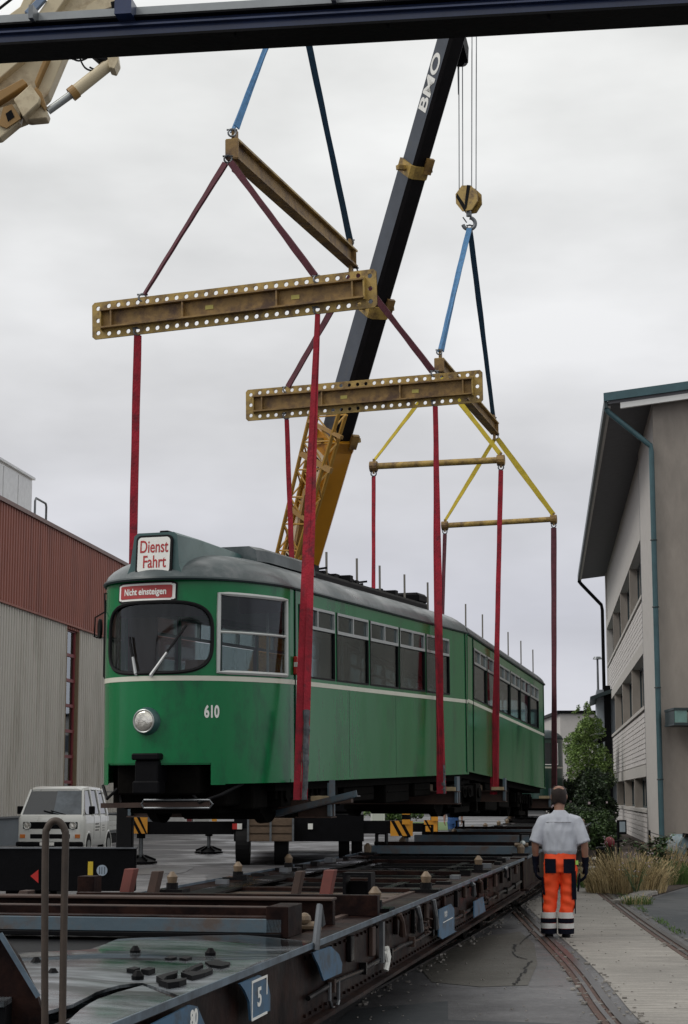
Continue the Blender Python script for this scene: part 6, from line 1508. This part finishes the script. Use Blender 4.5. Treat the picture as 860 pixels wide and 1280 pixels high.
for k in range(3):
    for q_ in range(4+k % 2): mb.b2((.9255, 1.42+q_*.11, .90-.085*k), (.9275, 1.49+q_*.11+.02*(q_ % 2), .935-.085*k))
    for q_ in range(2): mb.b2((.9255, 2.3+q_*.14, .86-.07*k), (.9275, 2.39+q_*.14, .88-.07*k))
mb.build('small_lettering', BLACK, VN)

# ================================================================ PEOPLE
def remesh(mb, vox, m, name, parent, sm=4):
    me = bpy.data.meshes.new(name); me.from_pydata([tuple(p) for p in mb.v], [], mb.f); bm = bmesh.new(); bm.from_mesh(me); bmesh.ops.recalc_face_normals(bm, faces=bm.faces); bm.to_mesh(me); bm.free()
    t = bpy.data.objects.new('t', me); COL.objects.link(t); r = t.modifiers.new('r', 'REMESH'); r.mode = 'VOXEL'; r.voxel_size = vox
    s_ = t.modifiers.new('s', 'SMOOTH'); s_.iterations = sm; s_.factor = .5
    dg = bpy.context.evaluated_depsgraph_get(); ne = bpy.data.meshes.new_from_object(t.evaluated_get(dg)); bpy.data.objects.remove(t)
    ne.materials.clear(); ne.materials.append(m)
    for p in ne.polygons: p.use_smooth = True
    o = bpy.data.objects.new(name, ne); COL.objects.link(o); o.parent = parent; return o
def ell(cx, cy, cz, rx, ry, n=20, sq=2.0): return [V((cx+rx*math.copysign(abs(math.cos(2*PI*k/n))**(2/sq), math.cos(2*PI*k/n)), cy+ry*math.copysign(abs(math.sin(2*PI*k/n))**(2/sq), math.sin(2*PI*k/n)), cz)) for k in range(n)]
def hand(mb, w, out, curl, scale=1.0):
    # w = wrist point; fingers hang down, thumb leaves the side of the palm towards the front
    x = out; mb.loft([ell(w.x, w.y, w.z, .026, .030, 12), ell(w.x+x*.004, w.y+.004, w.z-.04, .024, .043, 12), ell(w.x+x*.004, w.y+.006, w.z-.09, .020, .046, 12), ell(w.x, w.y+.006, w.z-.102, .014, .040, 12)])
    for i, (dy, L) in enumerate(((.036, .070), (.012, .080), (-.012, .074), (-.035, .058))):
        p = V((w.x+x*.002, w.y+.006+dy, w.z-.092)); a = p+V((-x*.008*curl, 0, -L*.45)); b = a+V((-x*.026*curl, 0, -L*.35)); c = b+V((-x*.030*curl, 0, -L*.18))
        mb.tube([p, a, b, c], [.0125, .0115, .0105, .008], 8)
    p = V((w.x-x*.006, w.y+.036, w.z-.03)); mb.tube([p, p+V((-x*.012, .026, -.032)), p+V((-x*.022, .030, -.066))], [.016, .0135, .010], 8)
def person(loc, head, label, shirt, trousers, orange=False, H=1.83, glove=True):
    k = H/1.83; M = Matrix.Translation(V(loc)) @ Matrix.Rotation(math.radians(-head), 4, 'Z') @ Matrix.Scale(k, 4)
    t = bpy.data.objects.new('person', None); COL.objects.link(t); t.location = loc; t.rotation_euler = (0, 0, math.radians(-head)); t.scale = (k, k, k); t.matrix_world = M; tag(t, label, 'person')
    # y+ = the way the person faces. body: head, neck, trunk, arms, legs
    b = MB()
    b.loft([ell(0, .0, 1.40, .10, .08), ell(0, .0, 1.48, .070, .065), ell(0, .012, 1.545, .060, .064), ell(0, .022, 1.60, .060, .066)])
    b.loft([ell(0, .055, 1.585, .035, .045), ell(0, .045, 1.605, .062, .080), ell(0, .035, 1.65, .074, .096), ell(0, .025, 1.70, .079, .102), ell(0, .018, 1.75, .077, .100), ell(0, .012, 1.79, .064, .085), ell(0, .010, 1.815, .040, .055), ell(0, .01, 1.825, .012, .02)])
    b.sph((0, .128, 1.685), (.013, .022, .026), 8, 6); b.sph((0, .108, 1.645), (.026, .016, .010), 8, 6); b.sph((0, .10, 1.605), (.03, .022, .02), 8, 6)
    for s in (1, -1): b.sph((s*.080, .012, 1.69), (.012, .024, .036), 8, 6); b.sph((s*.034, .108, 1.715), (.020, .012, .010), 8, 6)
    b.loft([ell(0, 0, .88, .155, .105), ell(0, 0, .98, .165, .11), ell(0, 0, 1.15, .15, .10), ell(0, 0, 1.32, .16, .10), ell(0, 0, 1.42, .12, .08), ell(0, 0, 1.48, .06, .05)])
    A = {}
    for s in (1, -1):
        sh = V((s*.195, -.005, 1.405)); el = V((s*.300, -.035, 1.13)); wr = V((s*.305, .035, .885)) if s > 0 else V((s*.300, .045, .90)); A[s] = (sh, el, wr)
        b.tube([V((s*.10, 0, 1.40)), sh+V((0, 0, -.02)), sh.lerp(el, .45), el, el.lerp(wr, .3), wr], [.045, .052, .050, .045, .046, .030], 12)
        if not glove: hand(b, wr, s, 1.0)
        hp_ = V((s*.09, 0, .90)); kn = V((s*.10-.02, .012, .50)); an_ = V((s*.100-.045, -.02, .09)); b.tube([hp_, hp_.lerp(kn, .4), kn, kn.lerp(an_, .35), an_], [.088, .082, .058, .060, .040], 12)
        b.loft([ell(s*.10-.045, .02, .03, .042, .10), ell(s*.10-.045, -.0, .08, .038, .06)])
    for i_, p_ in enumerate(b.v):
        if p_.z > 1.58: b.v[i_] = V((p_.x*1.16, p_.y*1.06, p_.z))
    remesh(b, .011, SKIN, 'body', t)
    eb = MB()
    for s in (1, -1): eb.sph((s*.034, .116, 1.707), (.011, .008, .006), 8, 5)
    eb.build('eyes', BLACK, t)
    # hair: short sides, thinning crown
    h_ = MB(); n = 22; rings = []
    for z, rx, ry, cy, f0 in ((1.61, .070, .078, .022, .40), (1.65, .080, .096, .026, .5), (1.70, .084, .105, .022, .56), (1.745, .083, .104, .016, .66), (1.785, .072, .093, .012, .85), (1.815, .050, .066, .010, .9)):
        rings.append([V((rx*math.sin(a), cy-ry*math.cos(a), z+(.012*math.cos(a*3)))) for a in [(-1+2*i/(n-1))*PI*f0 for i in range(n)]])
    inner = [[V((p.x*.93, .015+(p.y-.015)*.93, p.z)) for p in r] for r in rings]
    vs = [p for r in rings+inner for p in r]; m_ = len(rings)
    fs = [(i*n+k2, i*n+k2+1, (i+1)*n+k2+1, (i+1)*n+k2) for i in range(m_-1) for k2 in range(n-1) if not (i >= 4 and abs(k2-10) <= 3)]
    off = m_*n; fs += [(f[3]+off, f[2]+off, f[1]+off, f[0]+off) for f in list(fs)]
    for k2 in range(n-1): fs += [(k2, off+k2, off+k2+1, k2+1), ((m_-1)*n+k2, (m_-1)*n+k2+1, off+(m_-1)*n+k2+1, off+(m_-1)*n+k2)]
    for i in range(m_-1): fs += [(i*n, (i+1)*n, off+(i+1)*n, off+i*n), (i*n+n-1, off+i*n+n-1, off+(i+1)*n+n-1, (i+1)*n+n-1)]
    vs = [V((p_.x*1.17, p_.y*1.07, p_.z)) for p_ in vs]
    h_.add(vs, fs); h_.build('hair', HAIR, t, smooth='all')
    # shirt: loose, sleeves rolled above the elbow
    s_ = MB(); s_.loft([ell(0, .0, .995, .185, .135, 24, 2.3), ell(0, 0, 1.04, .215, .155, 24, 2.3), ell(0, -.005, 1.12, .215, .15, 24, 2.3), ell(0, -.005, 1.28, .225, .148, 24, 2.4), ell(0, -.003, 1.38, .205, .135, 24, 2.3), ell(0, 0, 1.445, .165, .115, 24), ell(0, .003, 1.495, .105, .09, 24), ell(0, .01, 1.53, .078, .078, 24)])
    for s in (1, -1):
        sh, el, wr = A[s]; e2 = sh.lerp(el, .97)
        s_.tube([V((s*.11, 0, 1.425)), sh+V((0, 0, -.01)), sh.lerp(el, .4), e2], [.070, .082, .086, .084], 14); s_.torus(e2+V((0, 0, .008)), (el-sh), .070, .018, 16, 8)
    so_ = remesh(s_, .011, shirt, 'shirt', t, 3)
    for v in so_.data.vertices:             # cloth folds
        p = v.co; a = math.atan2(p.y, p.x); v.co += V((math.cos(a), math.sin(a), 0))*(.016*noise.noise(V((p.x*9, p.y*9, p.z*4.2)))+.010*noise.noise(V((p.x*22, p.y*22, p.z*9)))+.006*math.sin(a*11+p.z*4)*max(0, 1.25-p.z)*2.5)
    MB().tube([V((.19*math.cos(a), -.003+.142*math.sin(a)-.002, 1.385)) for a in [PI+.35+(PI-.7)*i/14 for i in range(15)]], .004, 5).build('yoke_seam', mat('seam_grey', (.25, .25, .27), .9), so_)
    # trousers
    q = MB(); q.loft([ell(0, -.003, .78, .175, .125, 24, 2.3), ell(0, -.006, .88, .205, .145, 24, 2.3), ell(0, -.003, .96, .195, .138, 24, 2.3), ell(0, 0, 1.035, .182, .128, 24, 2.3)])
    legs = {}
    for s in (1, -1):
        cx = s*.112; legs[s] = cx
        q.loft([ell(s*.103-.05, -.010, .065, .080, .105, 20), ell(s*.103-.048, -.008, .12, .084, .105, 20), ell(s*.106-.038, 0, .30, .086, .10, 20), ell(s*.110-.02, .01, .50, .092, .10, 20), ell(s*.105-.006, .0, .70, .103, .115, 20), ell(s*.095, -.003, .84, .108, .13, 20)])
    tr = remesh(q, .011, trousers, 'trousers', t, 3)
    for v in tr.data.vertices:
        p = v.co; s = 1 if p.x > 0 else -1; a = math.atan2(p.y, p.x-s*.13); g_ = max(0, 1-p.z/.9)
        v.co += V((math.cos(a), math.sin(a), 0))*(.016*noise.noise(V((p.x*7, p.y*7, p.z*11)))+.008*g_*math.sin(p.z*55+a*2))
    def wrap(nm, m, cx, z0, z1, a0, a1, r0, r1, ry0=None, n=14, par=tr, cy=-.003):
        mb = MB(); rr_ = []
        for z, rx in ((z0, r0), (z1, r1)):
            for off in (0, .008): rr_.append([V((cx+(rx+off)*math.cos(a0+(a1-a0)*i/n), cy+((ry0 or rx)+off)*math.sin(a0+(a1-a0)*i/n), z)) for i in range(n+1)])
        N_ = n+1; vs = [p for r in (rr_[0], rr_[1], rr_[3], rr_[2]) for p in r]; fs = []
        for r in range(4):
            for i in range(n): fs.append((r*N_+i, r*N_+i+1, ((r+1) % 4)*N_+i+1, ((r+1) % 4)*N_+i))
        fs += [(0, N_, 2*N_, 3*N_), (n, N_+n, 2*N_+n, 3*N_+n)]; mb.add(vs, fs); return mb.build(nm, m, par, smooth=True)
    if orange:
        for s in (1, -1):
            cx = s*.104-.047
            wrap('reflective_band', REFLEX, cx, .235, .305, 0, 2*PI, .090, .090, .110, 24, cy=-.004); wrap('reflective_band', REFLEX, cx, .115, .175, 0, 2*PI, .0905, .090, .112, 24, cy=-.006)
            wrap('dark_band', DKCLOTH, cx, .18, .23, 0, 2*PI, .0895, .0895, .110, 24, cy=-.005); wrap('dark_hem', DKCLOTH, cx, .05, .11, 0, 2*PI, .089, .091, .113, 24, cy=-.007)
            wrap('rear_pocket', DKCLOTH, 0, .775, .945, -PI/2+s*.22, -PI/2+s*.98, .212, .212, .155, 10)
            MB().box((s*.222 if s > 0 else -.208, -.01, .62 if s < 0 else .66), (.024, .13, .22), Matrix.Rotation(s*.10, 3, 'Y')).build('side_pocket', DKCLOTH, tr, bevel=.01)
            MB().box((s*.20-.025, -.02, .42), (.012, .05, .26), Matrix.Rotation(s*.02, 3, 'Y')).build('side_stripe', DKCLOTH, tr)
        MB().bar((.165, -.125, .80), (.165, -.085, .46), .055, .02, (0, 1, 0)).build('side_stripe', DKCLOTH, tr)
        MB().box((.205, -.09, .90), (.035, .012, .05), Matrix.Rotation(.5, 3, 'Z')).build('tape_measure', mat('lime', (.35, .60, .10), .5), tr)
        for x in (): MB().box((x, -.136+abs(x)*.12, 1.02), (.016, .01, .04)).build('belt_loop', ORANGE, tr)
    for s in (1, -1):
        mb = MB(); mb.loft([ell(s*.103-.047, .035, .0, .050, .135, 20, 2.4), ell(s*.103-.047, .035, .03, .052, .138, 20, 2.4), ell(s*.103-.047, .02, .07, .048, .115, 20), ell(s*.103-.047, -.02, .11, .045, .07, 20), ell(s*.103-.047, -.025, .14, .044, .058, 20)]); mb.build('shoe', BLACK, t, smooth=True)
        if glove:
            g_ = MB(); sh, el, wr = A[s]; hand(g_, wr+V((0, 0, -.01)), s, 1.0); g_.tube([wr+(el-wr).normalized()*.07, wr, wr+V((0, 0, -.03))], [.038, .034, .034], 12)
            g_.v = [wr+(p-wr)*1.22 for p in g_.v]; remesh(g_, .0062, DKCLOTH, 'glove', t, 1)
            MB().torus(wr+(el-wr).normalized()*.07, el-wr, .036, .006, 14, 5).build('glove_cuff', mat('cuff_olive', (.16, .18, .08), .9), t)
    return t
person((2.66, 22.5, 0), 9, 'balding worker in grey shirt and orange reflective trousers seen from behind', SHIRT, ORANGE, True, 1.84)
c = P(566.5, 1020, 62); person((c.x, 62, 0), 185, 'distant person in blue jeans glimpsed beneath the tram', DKCLOTH, JEANS, False, 1.78, False)
if 0: person((c.x, 66, 0), 175, 'distant person in orange clothes half hidden behind the crane chassis', ORANGE, ORANGE, False, 1.76, False)

# ================================================================ SMALL THINGS ON THE RIGHT
a = G(777, 1084); sg = thing('track_sign', 'small black-framed sign on a post before the white brick wall', 'sign', (P(777, 1027, 45).x, 45, 0))
z1, z0 = P(777, 1025, 45).z, P(777, 1043, 45).z
MB().b2((-.12, 0, z0), (.12, .03, z1)).build('board', BLACK, sg, bevel=.005); MB().b2((-.055, -.012, z0+.06), (.085, -.004, z1-.04)).build('pane', mat('sign_grey', (.25, .30, .33), .4), sg); MB().bar((-.09, .015, 0), (-.09, .015, z0), .05, .05, (0, 1, 0)).build('post', BLACK, sg)
rd = thing('signal_disc', 'faded red round point-lever weight beside the track', 'lever weight', (P(762, 1053, 42).x, 42, 0)); z = P(762, 1053, 42).z
MB().sph((0, 0, z), (.12, .10, .13), 16, 10).build('weight', mat('faded_red', (.16, .02, .028), .6, 0, .3, 8), rd, smooth=True); MB().bar((.05, 0, z), (.35, 0, z+.05), .05, .05).build('lever_arm', BLACK, rd); MB().b2((-.3, -.1, 0), (.1, .2, z-.1)).build('lever_base', BLACK, rd, bevel=.03)
for px, py, Y, lab in ((744, 1076, 36, 'white scrap lying on the soil near the worker hand'), (741, 1088, 35, 'pale crumpled paper on the soil below the white scrap'), (741, 1094, 34, 'lowest pale scrap on the soil by the rail'), (750, 1060, 44, 'pale stone on the dark soil left of the red weight')):
    p = P(px, py, Y); p.z = max(.02, G(px, py).z); p = G(px, py); t = MB().sph((0, 0, .05), (.11, .08, .05), 8, 5).build('scrap', WHITEP); t.location = (p.x, p.y, 0); tag(t, lab, 'scrap')
YB = 40; a = P(846, 1046, YB)
bl = thing('wrapped_load', 'blue-grey wrapped load with black cover at the right edge of the lot', 'wrapped load', (a.x, YB, 0)); h_ = a.z
mb = MB(); rr = []
for i in range(7):
    y = i*.3; rr.append([V((x*(1+.04*math.sin(i*2+k)), y, z+.04*math.sin(i*3+k*2))) for k, (x, z) in enumerate(((0, .45), (-.03, h_*.6), (.03, h_-.1), (.16, h_), (1.4, h_-.05), (1.7, h_*.7), (1.7, .45)))])
mb.loft(rr); mb.build('cover', mat('tarp_bluegrey', (.16, .23, .26), .45, 0, .5, 4, .3, 6), bl, smooth=True)
MB().bar((.15, -.04, h_+.04), (1.6, -.04, h_-.14), .35, .08).build('lid', BLACK, bl); MB().b2((.2, -.06, h_*.45), (1.5, -.02, h_*.72)).build('dark_panel', BLACK, bl, bevel=.03)
MB().b2((-.02, 0, .05), (1.8, 1.8, .44)).build('pallet', mat('crate_grey', (.2, .2, .19), .8), bl)
for q_ in range(3): MB().b2((.02+q_*.6, -.03, .08), (.5+q_*.6, -.001, .40)).build('pallet_board', mat('crate_grey', (.2, .2, .19), .8), bl)
a, b = P(812, 1040, 52), P(862, 1047, 41)
w_ = thing('wire', 'thin wire strung from the building corner to the wrapped load', 'wire', a); MB().tube([a, a.lerp(b, .5)+V((0, 0, -.08)), b], .012, 5).build('strand', BLACK, w_, world=True)
wp = thing('fence_stake', 'thin stake holding the wire near the downpipe', 'stake', (a.x, a.y, 0)); MB().bar((0, 0, 0), (0, 0, a.z+.05), .05, .05, (0, 1, 0)).build('stake', BLACK, wp)

# ---- wear on the ground: oil spots, a water film and grit
mb = MB()
for i in range(700):
    x = rnd(-.3, 5.2); y = rnd(13, 34); r_ = rnd(.003, .008)
    mb.box((x, y, .012), (r_*2, r_*2.4, r_), Matrix.Rotation(rnd(0, 3), 3, 'Z'))
tag(mb.build('grit', CONC), 'loose grit strewn over the paving between the rails', 'grit', kind='stuff')
STAIN = mat('oil_stain', (.016, .016, .018), .35, 0, .3, 6)
for i, (x, y, a_, b_) in enumerate(((-6.5, 38, .9, 2.2), (-4.2, 42, .7, 2.5), (-2.5, 39, .5, 1.8), (7.2, 25, .5, 1.4))):
    pts = [(x+a_*math.cos(t)*(1+.45*noise.noise(V((math.cos(t)*1.3, math.sin(t)*1.3, i*3.3)))), y+b_*math.sin(t)*(1+.45*noise.noise(V((math.cos(t)*1.3+5, math.sin(t)*1.3, i*3.3))))) for t in [2*PI*k/36 for k in range(36)]]
    sheet('oil_stain', pts, .0095, STAIN)

# ---- fittings along the near wagon's side: brake pipe, clips, bolts, hanging chain
MB().tube([(hw-.03, 3.2+i*.9, HD-.30+.012*math.sin(i*2.1)) for i in range(17)], .016, 8).build('brake_pipe', WAGD, WA, smooth=True)
for i in range(12): MB().b2((hw-.053, 3.9+i*1.15, HD-.34), (hw-.005, 3.95+i*1.15, HD-.26)).build('pipe_clip', RUST if i % 3 == 0 else WAGD, WA)
mb = MB()
for i in range(90):
    for z in (HD-.07, HD-.40): mb.cyl((hw-.054, 3.2+i*.16, z), (hw-.040, 3.2+i*.16, z), .011, 6)
tag(mb.build('rivets', WAGB, WA), kind='stuff')
for (y0, n_) in ((7.6, 9), (12.4, 7)):
    mb = MB()
    for i in range(n_): mb.torus((hw+.03, y0+i*.045, HD-.16-.09*math.sin(PI*i/(n_-1))), (1, 0, 0) if i % 2 else (0, .3, 1), .026, .007, 10, 5)
    tag(mb.build('chain', RUST, WA), kind='stuff')
for i in range(14):
    y = 4.6+i*.95+rnd(-.2, .2); w_ = rnd(.05, .16); h_2 = rnd(.05, .14)
    MB().b2((hw-.053, y, HD-.05-h_2-rnd(0, .15)), (hw-.02, y+w_, HD-.05)).build('side_bracket', (WAGD, RUST, WAGB)[i % 3], WA, bevel=.006)
